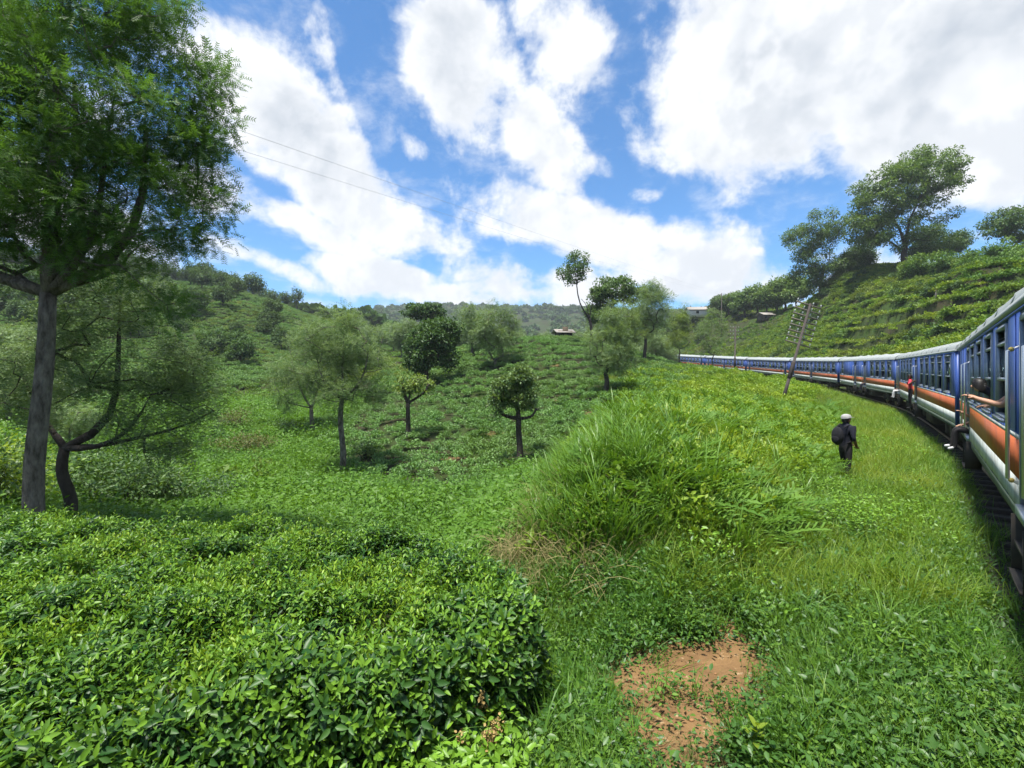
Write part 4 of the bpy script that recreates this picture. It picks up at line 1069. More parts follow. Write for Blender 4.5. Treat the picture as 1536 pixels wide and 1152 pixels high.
make_tree('broadleaf_tree', 'low dark spreading tree tucked under the huge wind-swept tree', 1408, 108,
    [(1410, 365, 34, 20), (1440, 362, 16, 14), (1385, 375, 24, 14)], 0.3, 385, DIAMOND, 110, 120, 1.2, 0.42, M_lf3, bark=M_barkd, seed=21, twig=0.05)
make_tree('broadleaf_tree', 'rounded dark tree beside the hilltop house', 1518, 92,
    [(1515, 330, 30, 18), (1500, 345, 20, 16), (1535, 345, 24, 18), (1560, 340, 30, 24)], 0.3, 372, DIAMOND, 110, 85, 1.0, 0.48, M_lf3, bark=M_barkd, seed=22, twig=0.04)
make_tree('hill_bush', 'rounded bright bush at the brow of the terraces below the huge tree', 1395, 88,
    [(1395, 396, 36, 18), (1370, 404, 18, 10), (1420, 402, 20, 12)], 0.12, 410, DIAMOND, 90, 110, 0.9, 0.42, M_hill, bark=M_barkd, seed=23, twig=0.03, cat='bush')
make_tree('hill_bush', 'broad leafy bush in front of the hilltop house', 1490, 76,
    [(1490, 388, 44, 20), (1530, 380, 36, 24), (1460, 396, 24, 12)], 0.12, 405, DIAMOND, 110, 110, 0.9, 0.40, M_hill, bark=M_barkd, seed=24, twig=0.03, cat='bush')
# clump-copies: one tree shape of a kind, linked copies
def copy_tree(o, loc, rz, s, label=None, group=None):
    c = o.copy(); col.objects.link(c); c.location = loc; c.rotation_euler = (0, 0, rz); c.scale = (s, s, s)
    if label: c['label'] = label
    if group: c['group'] = group
    for ch in o.children:
        q = ch.copy(); col.objects.link(q); q.parent = c
    return c
r5 = np.random.default_rng(21)
def proto(name, label, group, h, w, tpl, nc, nl, cr, ls, mat, seed, tr=0.2, fork=0.45, **kw):
    # a tree described by its height in metres, standing where it is first needed
    global _pt
    px, d = _pt
    k = F/d; by = HY-(gz(px, d)-CAMZ)*k
    return make_tree(name, label, px, d, [(px, by-h*0.68*k, w*0.5*k, h*0.30*k), (px-w*.2*k, by-h*.5*k, w*.35*k, h*.2*k), (px+w*.22*k, by-h*.55*k, w*.3*k, h*.2*k)], tr, by-h*fork*k, tpl, nc, nl, cr, ls, mat, seed=seed, group=group, **kw)
# tree line along the top of the cutting
_pt = (1118, 158)
LINE_L = 'dark green tree in the row above the railway cutting, beyond the ragged tall tree'
tl = proto('row_tree', LINE_L, 'row of trees above the cutting', 9.5, 8, DIAMOND, 70, 70, 1.2, 0.7, M_lf6, 31, 0.25, twig=0.05, bark=M_barkd)
for (px, d, s) in ((1092, 165, .8), (1105, 168, .9), (1135, 156, 1.0), (1150, 150, 1.05), (1166, 150, 1.1), (1180, 146, 1.15), (1195, 150, 1.2), (1078, 178, .7)):
    copy_tree(tl, gp(px, d, -0.2), r5.uniform(0, 6.28), s*r5.uniform(.85, 1.1))
# trees of the wooded hillside, across the valley on the left
_pt = (380, 142)
HL = 'small round tree on the wooded hillside across the valley'
hA = proto('hillside_tree', HL, 'trees on the hillside across the valley', 7, 6, DIAMOND, 40, 60, 1.0, 0.62, M_forest, 33, 0.18, twig=0.05, bark=M_barkd)
_pt = (445, 160)
HL2 = 'thin spindly tree along the skyline of the hillside across the valley'
hB = proto('skyline_tree', HL2, 'skyline trees of the hillside', 8, 3.2, DIAMOND, 30, 34, 0.8, 0.55, M_forest, 34, 0.16, fork=0.3, twig=0.05)
_pt = (560, 110)
HL3 = 'grey-green bushy tree in the dip between hillside and tea knoll'
hC = proto('valley_head_tree', HL3, 'trees in the dip between the hillside and the knoll', 7, 5.5, FROND_S, 60, 55, 0.9, 0.6, M_lf5, 35, 0.16, twig=0.04)
def place(src, n, px0, px1, d0, d1, cond, s0, s1, label=None, group=None, dz=-0.3):
    k = 0; tries = 0
    while k < n and tries < n*30:
        tries += 1
        px = r5.uniform(px0, px1); d = math.sqrt(r5.uniform(d0*d0, d1*d1)); z = gz(px, d); py = HY-(z-CAMZ)/d*F
        if not cond(px, py, d): continue
        copy_tree(src, ((px-CX)/F*d, d, z+dz), r5.uniform(0, 6.28), r5.uniform(s0, s1), label, group); k += 1
def wooded(px, py, d):
    X = (px-CX)/F*d
    return py < np.interp(px, [-300, 0, 250, 350, 420, 520], [640, 560, 500, 470, 462, 470]) and (float(fbm(np.array([X*.03]), np.array([d*.03]), 93)[0]) > 0.36)
place(hA, 150, -260, 560, 75, 185, wooded, 0.6, 1.25)
place(hA, 26, 250, 560, 55, 120, lambda x, y, d: 470 < y < 590, 0.4, 0.75, 'small tree standing alone among the tea rows of the hillside', 'lone trees among the hillside tea rows')
place(hB, 46, 150, 540, 125, 185, lambda x, y, d: y < np.interp(x, [100, 330, 420, 500, 560], [420, 425, 445, 470, 490]), 0.6, 1.1)
place(hC, 40, 520, 720, 85, 210, lambda x, y, d: y < 545, 0.6, 1.15)
place(hC, 26, 760, 900, 88, 200, lambda x, y, d: y < 545, 0.6, 1.0, 'grey-green tree behind the crest of the tea knoll, near the hut', 'trees behind the knoll crest')
place(hC, 22, 900, 1012, 80, 170, lambda x, y, d: y < 560, 0.6, 1.1, 'bushy tree in the belt between knoll crest and rear carriages', 'trees between knoll and train')
place(hA, 18, 985, 1100, 155, 260, lambda x, y, d: y < 520, 0.7, 1.2, 'round tree around the long whitewashed house', 'trees around the whitewashed house')
place(hC, 14, -60, 120, 16, 60, lambda x, y, d: y > 500, 0.35, 0.75, 'low bushy tree behind the tall feathery tree', 'low trees behind the feathery trees')
# far ridge, woods that read as one mass
P_far = [bush_mesh(r5, 130, M_forest, BLOB, 0.30, (0.5, 0.5, 0.6), low=0.1) for _ in range(4)]
X, Y, Z = sample(9000, 380, 1250, 200, 1250, 1.3, r5)
m = fbm(X*.006, Y*.006, 95)+0.3*r5.uniform(-1, 1, len(X)) > 0.40
X, Y, Z = keep(m, X, Y, Z)
scatter('far_woods', np.stack([X, Y, Z-1], 1), P_far, 'hazy wooded ridge closing the valley', 'woods', scale=r5.uniform(6, 13, len(X)), r=r5)
# single shrubs of the valley floor
def shrub(px, d, w, h, label, mat, seed, name='meadow_shrub', nl=900, ls=0.13, twigs=14):
    r = np.random.default_rng(seed+400); base = gp(px, d); root = empty(name, base)
    mb = MB(); tips = []
    for i in range(twigs):
        a = r.uniform(0, 6.28); rr_ = r.uniform(.3, .85)*w/2; t = np.array([math.cos(a)*rr_, math.sin(a)*rr_, h*r.uniform(.5, .95)*(1-0.35*(rr_/(w/2))**2)])
        mb.tube([(0, 0, -0.1), t*np.array([.5, .5, .4]), t], [.025, .018, .006], 5, False); tips.append(t)
    mb.build('stems', M_barkd, root)
    tips = np.array(tips); ci = r.integers(0, twigs, nl); off = r.normal(0, 1, (nl, 3))*np.array([w*.16, w*.16, h*.17])
    T = tips[ci]+off; T[:, 2] = np.maximum(T[:, 2], 0.05)
    D = off/np.linalg.norm(off, axis=1, keepdims=True)+unit(nl, r)*.8; D[:, 2] += .1
    add('foliage', leaves_mesh('foliage', DIAMOND, T, D, ls*r.uniform(.6, 1.3, nl), mat, r=r), root)
    return tag(root, label, 'shrub')
M_brown = leafmat('bronzed_leaf', (0.075, 0.085, 0.03), (0.16, 0.17, 0.055), 0.25, 0.6, 0.2)
shrub(312, 17, 2.2, 0.75, 'low dark mounded shrub alone on the meadow near the feathery trees', M_lf3, 1, nl=1500, ls=.11)
shrub(368, 27, 2.8, 1.0, 'wide bronze-tinged shrub in the middle of the meadow', M_brown, 2, nl=1500)
shrub(430, 33, 1.6, 0.8, 'small dark shrub beside the leaning twin-stemmed tree', M_lf3, 3)
shrub(352, 33, 2.2, 1.3, 'rounded bronze-green shrub behind the wide bronze-tinged one', M_brown, 4)
shrub(545, 25, 1.6, 1.0, 'leafy shrub beside the trunk of the slender pale-trunked tree', M_lf6, 5)
shrub(190, 14.5, 2.6, 1.5, 'dense dark shrub under the lower branches of the smaller feathery tree', M_lf3, 6, nl=2200)
shrub(235, 15.5, 2.0, 1.2, 'dark shrub at the end of the thicket by the meadow path', M_lf6, 7, nl=1600)
shrub(140, 15.0, 2.2, 1.7, 'tall dark shrub right behind the smaller feathery trunk', M_lf3, 8, nl=2000)
shrub(25, 13, 2.4, 1.8, 'bright green shrub behind the thick grey trunk', M_shrub, 9, nl=2000)
shrub(-40, 12, 2.4, 2.2, 'tall leafy shrub at the outer end of the hedge behind the tall tree', M_lf6, 10, nl=2000)
# ------------------------------------------------------------------ railway track
M_rail = pmat('rail_steel', (0.16, 0.13, 0.11), 0.5, 0.8, noise=9, col2=(0.12, 0.06, 0.03))
M_sleep = pmat('sleeper_wood', (0.05, 0.042, 0.035), 0.95, noise=10, bump=0.4)
def along(P, off, z):
    P = np.asarray(P); T = np.gradient(P, axis=0); T /= np.linalg.norm(T[:, :2], axis=1, keepdims=True)
    Rt = np.stack([T[:, 1], -T[:, 0], np.zeros(len(T))], 1)
    q = P+Rt*off; q[:, 2] += z; return q
trk = TRK[(TRK[:, 1] > -60) & (TRK[:, 1] < 185)]
trk = smooth_path(trk, 160)
track = empty('railway_track', trk[0]); tag(track, kind='structure')
for s in (-0.84, 0.84):
    MB().tube(along(trk, s, -0.07)-trk[0], 0.045, 6).build('rail', M_rail, track)
sl = MB(); seg = smooth_path(trk, 380)
T_ = np.gradient(seg, axis=0); T_ /= np.linalg.norm(T_, axis=1, keepdims=True)
for p, t in zip(seg, T_):
    R_ = np.array([t[1], -t[0], 0]); u = np.array([0, 0, 1.0]); c = p-trk[0]+np.array([0, 0, -0.275])
    V = [c+t*a*0.12+R_*b*1.3+u*e*0.07 for e in (-1, 1) for b in (-1, 1) for a in (-1, 1)]
    sl.addv(V, [(0, 2, 3, 1), (4, 5, 7, 6), (0, 1, 5, 4), (2, 6, 7, 3), (0, 4, 6, 2), (1, 3, 7, 5)])
o = sl.build('sleepers', M_sleep, track); o['kind'] = 'stuff'

# ------------------------------------------------------------------ train
M_blue = pmat('blue_paint', (0.022, 0.070, 0.32), 0.46, noise=3.0, col2=(0.045, 0.080, 0.20), spec=0.4, stretch=(1.6, 1, .25), bump=.06, bscale=3)
M_orange = pmat('orange_paint', (0.47, 0.115, 0.035), 0.5, noise=2.6, col2=(0.30, 0.085, 0.040), spec=0.4, stretch=(1.2, 1, .5))
M_white = pmat('off_white_paint', (0.50, 0.55, 0.52), 0.55, noise=3.0, col2=(0.29, 0.30, 0.27), spec=0.35, stretch=(1.4, 1, .6))
M_roof = pmat('roof_sheet', (0.30, 0.33, 0.325), 0.55, 0.1, noise=1.1, col2=(0.34, 0.36, 0.34), spec=0.4)
M_under = pmat('underframe_grime', (0.030, 0.028, 0.025), 0.85, noise=5, col2=(0.055, 0.045, 0.035))
M_sole = pmat('sole_bar_green', (0.10, 0.14, 0.11), 0.7, noise=5, col2=(0.06, 0.07, 0.055))
M_alu = pmat('window_metal', (0.33, 0.37, 0.42), 0.45, 0.5, noise=4, col2=(0.22, 0.26, 0.33))
M_steelrail = pmat('polished_rail', (0.62, 0.64, 0.62), 0.3, 0.9)
M_int = pmat('interior_panel', (0.16, 0.18, 0.19), 0.8)
M_seat = pmat('seat_vinyl', (0.07, 0.10, 0.19), 0.6)
M_bellow = pmat('gangway_rubber', (0.025, 0.025, 0.028), 0.8, noise=8)
M_yellow = pmat('yellow_paint', (0.36, 0.28, 0.07), 0.6)
def glass_mat():
    m = bpy.data.materials.new('window_glass'); m.use_nodes = True; t = m.node_tree; t.nodes.remove(t.nodes['Principled BSDF'])
    g = N(t, 'ShaderNodeBsdfGlossy'); g.inputs['Roughness'].default_value = 0.06; g.inputs['Color'].default_value = (0.85, 0.92, 0.95, 1)
    tr = N(t, 'ShaderNodeBsdfTransparent'); tr.inputs[0].default_value = (0.34, 0.42, 0.42, 1)
    fr = N(t, 'ShaderNodeFresnel'); fr.inputs[0].default_value = 2.4
    mx = N(t, 'ShaderNodeMixShader'); fa = N(t, 'ShaderNodeMath', operation='MAXIMUM'); link(t, fr.outputs[0], fa.inputs[0]); fa.inputs[1].default_value = 0.42; link(t, fa.outputs[0], mx.inputs[0]); link(t, tr.outputs[0], mx.inputs[1]); link(t, g.outputs[0], mx.inputs[2])
    link(t, mx.outputs[0], t.nodes['Material Output'].inputs[0]); return m
M_glass = glass_mat()
ZB, ZE = 1.05, 3.41; W2 = 1.45; X0, X1 = 0.45, CARLEN-0.45
WZ0, WZ1, WW = 2.00, 3.24, 1.12
DZ0, DZ1, DW = 1.12, 3.22, 0.90
_cache = {}
def cached(key, fn):
    if key not in _cache: _cache[key] = fn()
    return _cache[key]
def side_wall(wins, doors, y0, y1):
    op = sorted([(x-WW/2, x+WW/2, WZ0, WZ1) for x in wins]+[(x-DW/2, x+DW/2, ZB-0.01, DZ1) for x in doors])
    mb = MB(); x = X0
    for (a, b, z0, z1) in op:
        mb.box(x, a, y0, y1, ZB, ZE)
        if z0 > ZB: mb.box(a, b, y0, y1, ZB, z0)
        mb.box(a, b, y0, y1, z1, ZE); x = b
    mb.box(x, X1, y0, y1, ZB, ZE)
    o_ = y1 if y1 > 0 else y0-.008
    for xs in np.arange(X0+.5, X1, 1.7/2):      # panel joints and the drip rail
        if all(abs(xs-w) > WW/2+.05 for w in wins) and all(abs(xs-d) > DW/2+.05 for d in doors): mb.box(xs-.012, xs+.012, o_-.001, o_+.009, ZB+.87, ZE-.10)
    mb.box(X0+.05, X1-.05, o_-.001, o_+.03, ZE-.125, ZE-.10)
    return mb
def band(doors, s, z0, z1, dp):
    mb = MB(); x = X0+0.02
    ya, yb = (W2-0.002, W2+dp) if s > 0 else (-W2-dp, -W2+0.002)
    for dx in sorted(doors):
        mb.box(x, dx-DW/2, ya, yb, z0, z1); x = dx+DW/2
    mb.box(x, X1-0.02, ya, yb, z0, z1); return mb
def roof_mb():
    mb = MB(); n = 14; V = []
    for (x, k) in ((X0-0.06, 1), (X1+0.06, 1)):
        for i in range(n+1):
            t = math.pi*i/n; y = -math.cos(t)*(W2+0.05); z = ZE-0.03+0.42*math.sin(t)**0.8
            V.append((x, y, z))
    Q = [(i, i+1, n+2+i, n+1+i) for i in range(n)]
    mb.addv(V, Q)
    for o_ in (0, n+1): mb.addv([V[o_+i] for i in range(n+1)]+[(V[o_][0], 0, ZE-0.03)], T=[(i, i+1, n+1) for i in range(n)])
    for s in (-1, 1): mb.box(X0-0.06, X1+0.06, s*(W2+0.03)-0.03, s*(W2+0.03)+0.03, ZE-0.09, ZE-0.02)
    for x in np.linspace(X0+1.5, X1-1.5, 12):     # roof seams
        P = [(x, -math.cos(math.pi*i/n)*(W2+0.05), ZE-0.025+0.42*math.sin(math.pi*i/n)**0.8) for i in range(n+1)]
        mb.tube(P, 0.012, 4)
    return mb
def frame_mb():
    w, h0, h1 = WW/2, WZ0, WZ1; mb = MB(); f = 0.045; y0, y1 = -0.05, 0.03
    mb.box(-w+.002, -w+f, y0, y1, h0, h1); mb.box(w-f, w-.002, y0, y1, h0, h1); mb.box(-w+f, w-f, y0, y1, h0, h0+f); mb.box(-w+f, w-f, y0, y1, h1-f, h1-.002)
    mb.box(-w+f, w-f, y0+.01, y1-.01, 2.50, 2.545); mb.box(-w+f, w-f, y0+.01, y1-.01, 2.985, 3.02)
    mb.box(-w-.03, w+.03, y1, y1+.035, h0-.03, h0+.01)
    return mb
def louvre_mb():
    mb = MB()
    for k in range(4):
        z = 3.03+k*0.042
        mb.addv([(-WW/2+.045, -.03, z+.03), (WW/2-.045, -.03, z+.03), (WW/2-.045, .012, z), (-WW/2+.045, .012, z)], [(0, 1, 2, 3)])
        mb.addv([(-WW/2+.045, -.03, z+.036), (WW/2-.045, -.03, z+.036), (WW/2-.045, .012, z+.006), (-WW/2+.045, .012, z+.006)], [(0, 3, 2, 1)])
    return mb
def wheel_mb():
    mb = MB(); P = []
    k = 20
    for (y, r) in ((-.07, .02), (-.07, .40), (-.05, .45), (.04, .46), (.06, .50), (.08, .49), (.08, .02)):
        for j in range(k): P.append((r*math.cos(2*math.pi*j/k), y, r*math.sin(2*math.pi*j/k)))
    Q = [(i*k+j, i*k+(j+1) % k, (i+1)*k+(j+1) % k, (i+1)*k+j) for i in range(6) for j in range(k)]
    return mb.addv(P, Q)
def make_car(k, wins, doors, label, full):
    h = HEAD[k]; hr = math.radians(h)
    o0 = J[k]; rt = np.array([math.cos(hr), -math.sin(hr)])
    c = o0+rt*W2; z = EAVE[k]-RAIL_OFF; slope = math.atan2(EAVE[k+1]-EAVE[k], CARLEN)
    root = empty('railway_carriage', (c[0], c[1], z)); root.rotation_euler = (0, -slope, math.pi/2-hr)
    tag(root, label, 'train carriage', 'carriages of the blue train')
    key = (tuple(wins), tuple(doors))
    for s in (1, -1):
        y0, y1 = (W2-.07, W2) if s > 0 else (-W2, -W2+.07)
        add('side_wall', cached(('w', s)+key, lambda: side_wall(wins, doors, y0, y1).mesh('side_wall', M_blue)), root)
        add('orange_band', cached(('o', s)+key, lambda: band(doors, s, ZB+.35, ZB+.80, .006).mesh('orange_band', M_orange)), root)
        add('white_band', cached(('l', s)+key, lambda: band(doors, s, ZB+.03, ZB+.35, .005).mesh('white_band', M_white)), root)
        add('waist_line', cached(('ll', s)+key, lambda: band(doors, s, ZB+.80, ZB+.855, .014).mesh('waist_line', M_white)), root)
    for xa, xb in ((X0, X0+.06), (X1-.06, X1)):
        def ew():
            mb = MB(); mb.box(xa, xb, -W2+.072, -.5, ZB, ZE); mb.box(xa, xb, .5, W2-.072, ZB, ZE); mb.box(xa, xb, -.5, .5, 3.1, ZE)
            for s in (-1, 1):     # corner posts
                mb.box(xa-.02, xb+.02, s*(W2-.03)-.05, s*(W2-.03)+.05, ZB-.02, ZE-.1)
            return mb.mesh('end_wall', M_blue)
        add('end_wall', cached(('e', xa), ew), root)
    add('roof', cached('roof', lambda: roof_mb().mesh('roof', M_roof, False)), root)
    rf = root.children[-1]
    for i, x in enumerate(np.linspace(3, 19, 6)):
        add('roof_ventilator', cached('vent', lambda: MB().box(-.15, .15, -.15, .15, -.05, .03).ball((0, 0, .04), (.2, .2, .05), 10, 6).mesh('roof_ventilator', M_roof)), rf, (x, 0, ZE+.38))
    add('floor', cached('floor', lambda: MB().box(X0+.06, X1-.06, -W2+.075, W2-.075, ZB+.01, ZB+.09).mesh('floor', M_int)), root)
    add('ceiling', cached('ceil', lambda: MB().box(X0+.06, X1-.06, -W2+.075, W2-.075, ZE-.12, ZE-.05).mesh('ceiling', M_white)), root)
    add('sole_bar', cached('sole', lambda: MB().box(X0, X1, W2-.10, W2-.02, ZB-.16, ZB-.003).box(X0, X1, -W2+.02, -W2+.10, ZB-.16, ZB-.003).mesh('sole_bar', M_sole)), root)
    def uf():
        mb = MB(); mb.box(X0+.1, X1-.1, -.9, .9, .80, ZB-.01)
        for (a, b, s, zz) in ((7, 9.2, 1, .42), (9.6, 10.6, 1, .55), (12, 14, -1, .45), (11.5, 12.6, 1, .38), (13.2, 14.6, 1, .5)):
            mb.box(a, b, s*.55 if s > 0 else -1.25, 1.25 if s > 0 else -.55, zz, ZB-.02)
        mb.tube([(6.5, .2, .6), (15.5, .2, .6)], .05, 6); mb.tube([(8.8, -.5, .62), (12, -.5, .62)], .2, 10)
        for x in (-.1, CARLEN+.1): pass
        return mb.mesh('underframe', M_under)
    add('underframe', cached('uf', uf), root)
    for bx in (3.6, CARLEN-3.6):
        def bog():
            mb = MB()
            for s in (-1, 1):
                mb.box(-1.75, 1.75, s*1.02-.06, s*1.02+.06, .50, .68)
                mb.box(-.35, .35, s*1.02-.12, s*1.02+.12, .30, .82)
                for q in (-1.2, 1.2):
                    mb.box(q-.16, q+.16, s*1.02-.11, s*1.02+.11, .32, .66); mb.tube([(q-.34, s*1.04, .44), (q-.34, s*1.04, .74)], .08, 8); mb.tube([(q+.34, s*1.04, .44), (q+.34, s*1.04, .74)], .08, 8)
            mb.box(-.3, .3, -.9, .9, .55, .82)
            for q in (-1.2, 1.2): mb.tube([(q, -.9, .47), (q, .9, .47)], .07, 8)
            return mb.mesh('bogie', M_under)
        bo = add('bogie', cached('bogie', bog), root, (bx, 0, 0))
        for q in (-1.2, 1.2):
            for s in (-1, 1):
                w_ = add('wheel', cached('wheel', lambda: wheel_mb().mesh('wheel', M_rail, True)), bo, (q, s*.84, .47))
                if s < 0: w_.rotation_euler = (0, 0, math.pi)
    # windows of both sides
    for s in (1, -1):
        for x in wins:
            w_ = add('window', cached('frame', lambda: frame_mb().mesh('window', M_alu)), root, (x, s*(W2-.005), 0))
            if s < 0: w_.rotation_euler = (0, 0, math.pi)
            add('pane', cached('pane', lambda: MB().box(-WW/2+.045, WW/2-.045, -.022, -.014, 2.545, 2.985).mesh('pane', M_glass)), w_)
            add('louvre', cached('louvre', lambda: louvre_mb().mesh('louvre', M_alu)), w_)
            if (int(x*10)+k) % 3 == 0:
                add('pane', cached('pane_low', lambda: MB().box(-WW/2+.045, WW/2-.045, -.036, -.028, 2.045, 2.50).mesh('pane', M_glass)), w_)
        for dx in doors:
            def dmb():
                mb = MB(); mb.box(-DW/2-.02, -DW/2+.03, -.06, .012, ZB, DZ1); mb.box(DW/2-.03, DW/2+.02, -.06, .012, ZB, DZ1); mb.box(-DW/2+.03, DW/2-.03, -.06, .012, DZ1-.04, DZ1+.02)
                mb.box(-DW/2+.03, DW/2-.03, -.10, .05, ZB-.01, ZB+.10)
                return mb.mesh('doorway', M_alu)
            dr = add('doorway', cached('door', dmb), root, (dx, s*W2, 0))
            if s < 0: dr.rotation_euler = (0, 0, math.pi)
            add('door_leaf', cached('leaf', lambda: MB().box(DW/2-.04, DW/2, -.88, -.065, ZB+.12, DZ1-.06).mesh('door_leaf', M_blue)), dr)
            for q in (-1, 1):
                def hr_():
                    mb = MB(); mb.tube([(0, 0, 1.35), (0, .09, 1.40), (0, .09, 2.85), (0, 0, 2.90)], .019, 8); return mb.mesh('handrail', M_steelrail, True)
                add('handrail', cached('hr', hr_), dr, (q*(DW/2+.14), 0, 0))
            add('step', cached('step', lambda: MB().box(-.4, .4, -.25, .06, .72, .76).box(-.4, .4, -.20, .10, .40, .44).box(-.42, -.39, -.2, .08, .40, ZB-.01).box(.39, .42, -.2, .08, .40, ZB-.01).mesh('step', M_under)), dr)
    # seats
    if full:
        def seat():
            mb = MB(); mb.box(-.25, .25, -.5, .5, 1.52, 1.62); mb.box(.18, .28, -.5, .5, 1.60, 2.25); mb.box(-.2, .2, -.42, .42, ZB+.09, 1.52); return mb.mesh('seat', M_seat)
        for x in wins:
            for s in (-1, 1):
                st_ = add('seat', cached('seat', seat), root, (x+.2, s*.82, 0))
    def gw():
        mb = MB()
        for i in range(6):
            x = CARLEN-.43+i*.145; e = .06*(i % 2)
            mb.box(x, x+.13, -.62-e, .62+e, ZB+.0-e, 3.2+e)
        mb.tube([(CARLEN-.5, 0, .95), (CARLEN+.5, 0, .95)], .07, 8)
        for s in (-1, 1): mb.tube([(CARLEN-.48, s*.95, .95), (CARLEN-.06, s*.95, .95)], [.06, .16], 10)
        return mb.mesh('gangway_bellows', M_bellow)
    if k < len(HEAD)-1: add('gangway_bellows', cached('gw', gw), root)
    return root
VA = ([4.1, 5.8, 7.5, 11.55, 13.25, 14.95, 16.5], [2.0, 9.5, 18.0])
VB = ([1.9, 3.6, 5.3, 7.0, 8.7, 13.2, 14.9, 16.6, 18.3], [11.0, 20.4])
VC = ([1.9, 3.6, 5.3, 7.0, 19.9], [9.6, 13.5])
VD = ([1.9, 3.6, 5.3, 7.0, 8.7, 12.4, 14.1, 15.8, 17.5], [10.6, 19.8])
VE = ([3.6, 5.3, 7.0, 8.7, 10.4, 12.1, 13.8, 15.5, 17.2], [1.9, 19.8])
CARS = []
cl = ['blue carriage with orange and white bands and a head leaning from its window',
      'blue and orange carriage with a red-shirted person standing in its open doorway',
      'blue carriage with a long windowless middle section and orange band',
      'blue windowed carriage just beyond the windowless one',
      'blue carriage half hidden behind the leaning telegraph pole and thicket',
      'blue carriage behind the small distant telegraph pole',
      'rearmost blue carriage vanishing behind the tea knoll']
for k, v in enumerate((VA, VB, VC, VD, VE, VD, VE)):
    CARS.append(make_car(k, v[0], v[1], cl[k], k < 4))
bpy.context.view_layer.update()
# yellow ends on the near handrails
hm = MB(); 
for z in (1.38, 2.87): hm.ball((0, .05, z), .045, 8, 6)
for dr in [c for c in CARS[0].children if c.name.startswith('doorway')]:
    for hrl in [c for c in dr.children if c.name.startswith('handrail')]:
        pass
dr0 = [c for c in CARS[0].children if c.name.startswith('doorway') and abs(c.location.x-9.5) < .1 and c.location.y > 0][0]
for q in (-1, 1):
    for z in (1.38, 2.87):
        MB().ball((q*(DW/2+.14), .06, z), .028, 8, 6).build('rail_socket', M_yellow, dr0, True)

# ------------------------------------------------------------------ people
M_skin = pmat('brown_skin', (0.17, 0.085, 0.052), 0.55, noise=8, col2=(0.13, 0.062, 0.038))
M_skin2 = pmat('tan_skin', (0.42, 0.24, 0.16), 0.55, noise=8, col2=(0.36, 0.19, 0.12))
def cloth(name, c): return pmat(name, c, 0.9, noise=9, col2=tuple(v*.65 for v in c), bump=.2, bscale=14)
M_black = cloth('black_cloth', (0.014, 0.014, 0.018)); M_navy = cloth('navy_cloth', (0.014, 0.015, 0.026)); M_red = cloth('red_cloth', (0.55, 0.05, 0.075))
M_dkt = cloth('dark_trousers', (0.022, 0.02, 0.022)); M_pale = cloth('pale_cloth', (0.62, 0.60, 0.60)); M_purple = cloth('purple_cloth', (0.22, 0.16, 0.42)); M_brownc = cloth('brown_cloth', (0.16, 0.08, 0.04))
M_cap = cloth('grey_white_cap', (0.38, 0.37, 0.36)); M_hair = pmat('black_hair', (0.012, 0.010, 0.009), 0.5, noise=30); M_shoe = cloth('shoe', (0.03, 0.03, 0.03)); M_shoew = cloth('white_shoe', (0.6, 0.6, 0.6))
M_phone = pmat('phone_case', (0.015, 0.015, 0.017), 0.3)
BASE = dict(pelvis=(0, 0, .92), spine=(.01, 0, 1.12), chest=(.02, 0, 1.32), neck=(.02, 0, 1.47), head=(.04, 0, 1.58), top=(.03, 0, 1.68), chin=(.085, 0, 1.53), nose=(.125, 0, 1.585),
    shL=(.01, .17, 1.40), elL=(.0, .23, 1.12), wrL=(.10, .20, .90), haL=(.13, .19, .83), shR=(.01, -.17, 1.40), elR=(.0, -.23, 1.12), wrR=(.10, -.20, .90), haR=(.13, -.19, .83),
    hiL=(0, .09, .88), knL=(.03, .10, .49), anL=(0, .10, .09), toL=(.15, .11, .04), hiR=(0, -.09, .88), knR=(.03, -.10, .49), anR=(0, -.10, .09), toR=(.15, -.11, .04))
RAD = dict(pelvis=.135, spine=.125, chest=.14, neck=.055, head=.088, top=.075, chin=.045, nose=.014, sh=.075, el=.045, wr=.030, ha=.032, hi=.095, kn=.062, an=.042, to=.036)
EDG = [('pelvis', 'spine', 's'), ('spine', 'chest', 's'), ('chest', 'neck', 's'), ('neck', 'head', 'k'), ('head', 'top', 'k'), ('head', 'chin', 'k'), ('head', 'nose', 'k')]
for s_ in 'LR':
    EDG += [('chest', 'sh'+s_, 's'), ('sh'+s_, 'el'+s_, 'a'), ('el'+s_, 'wr'+s_, 'f'), ('wr'+s_, 'ha'+s_, 'k'), ('pelvis', 'hi'+s_, 't'), ('hi'+s_, 'kn'+s_, 't'), ('kn'+s_, 'an'+s_, 't'), ('an'+s_, 'to'+s_, 'b')]
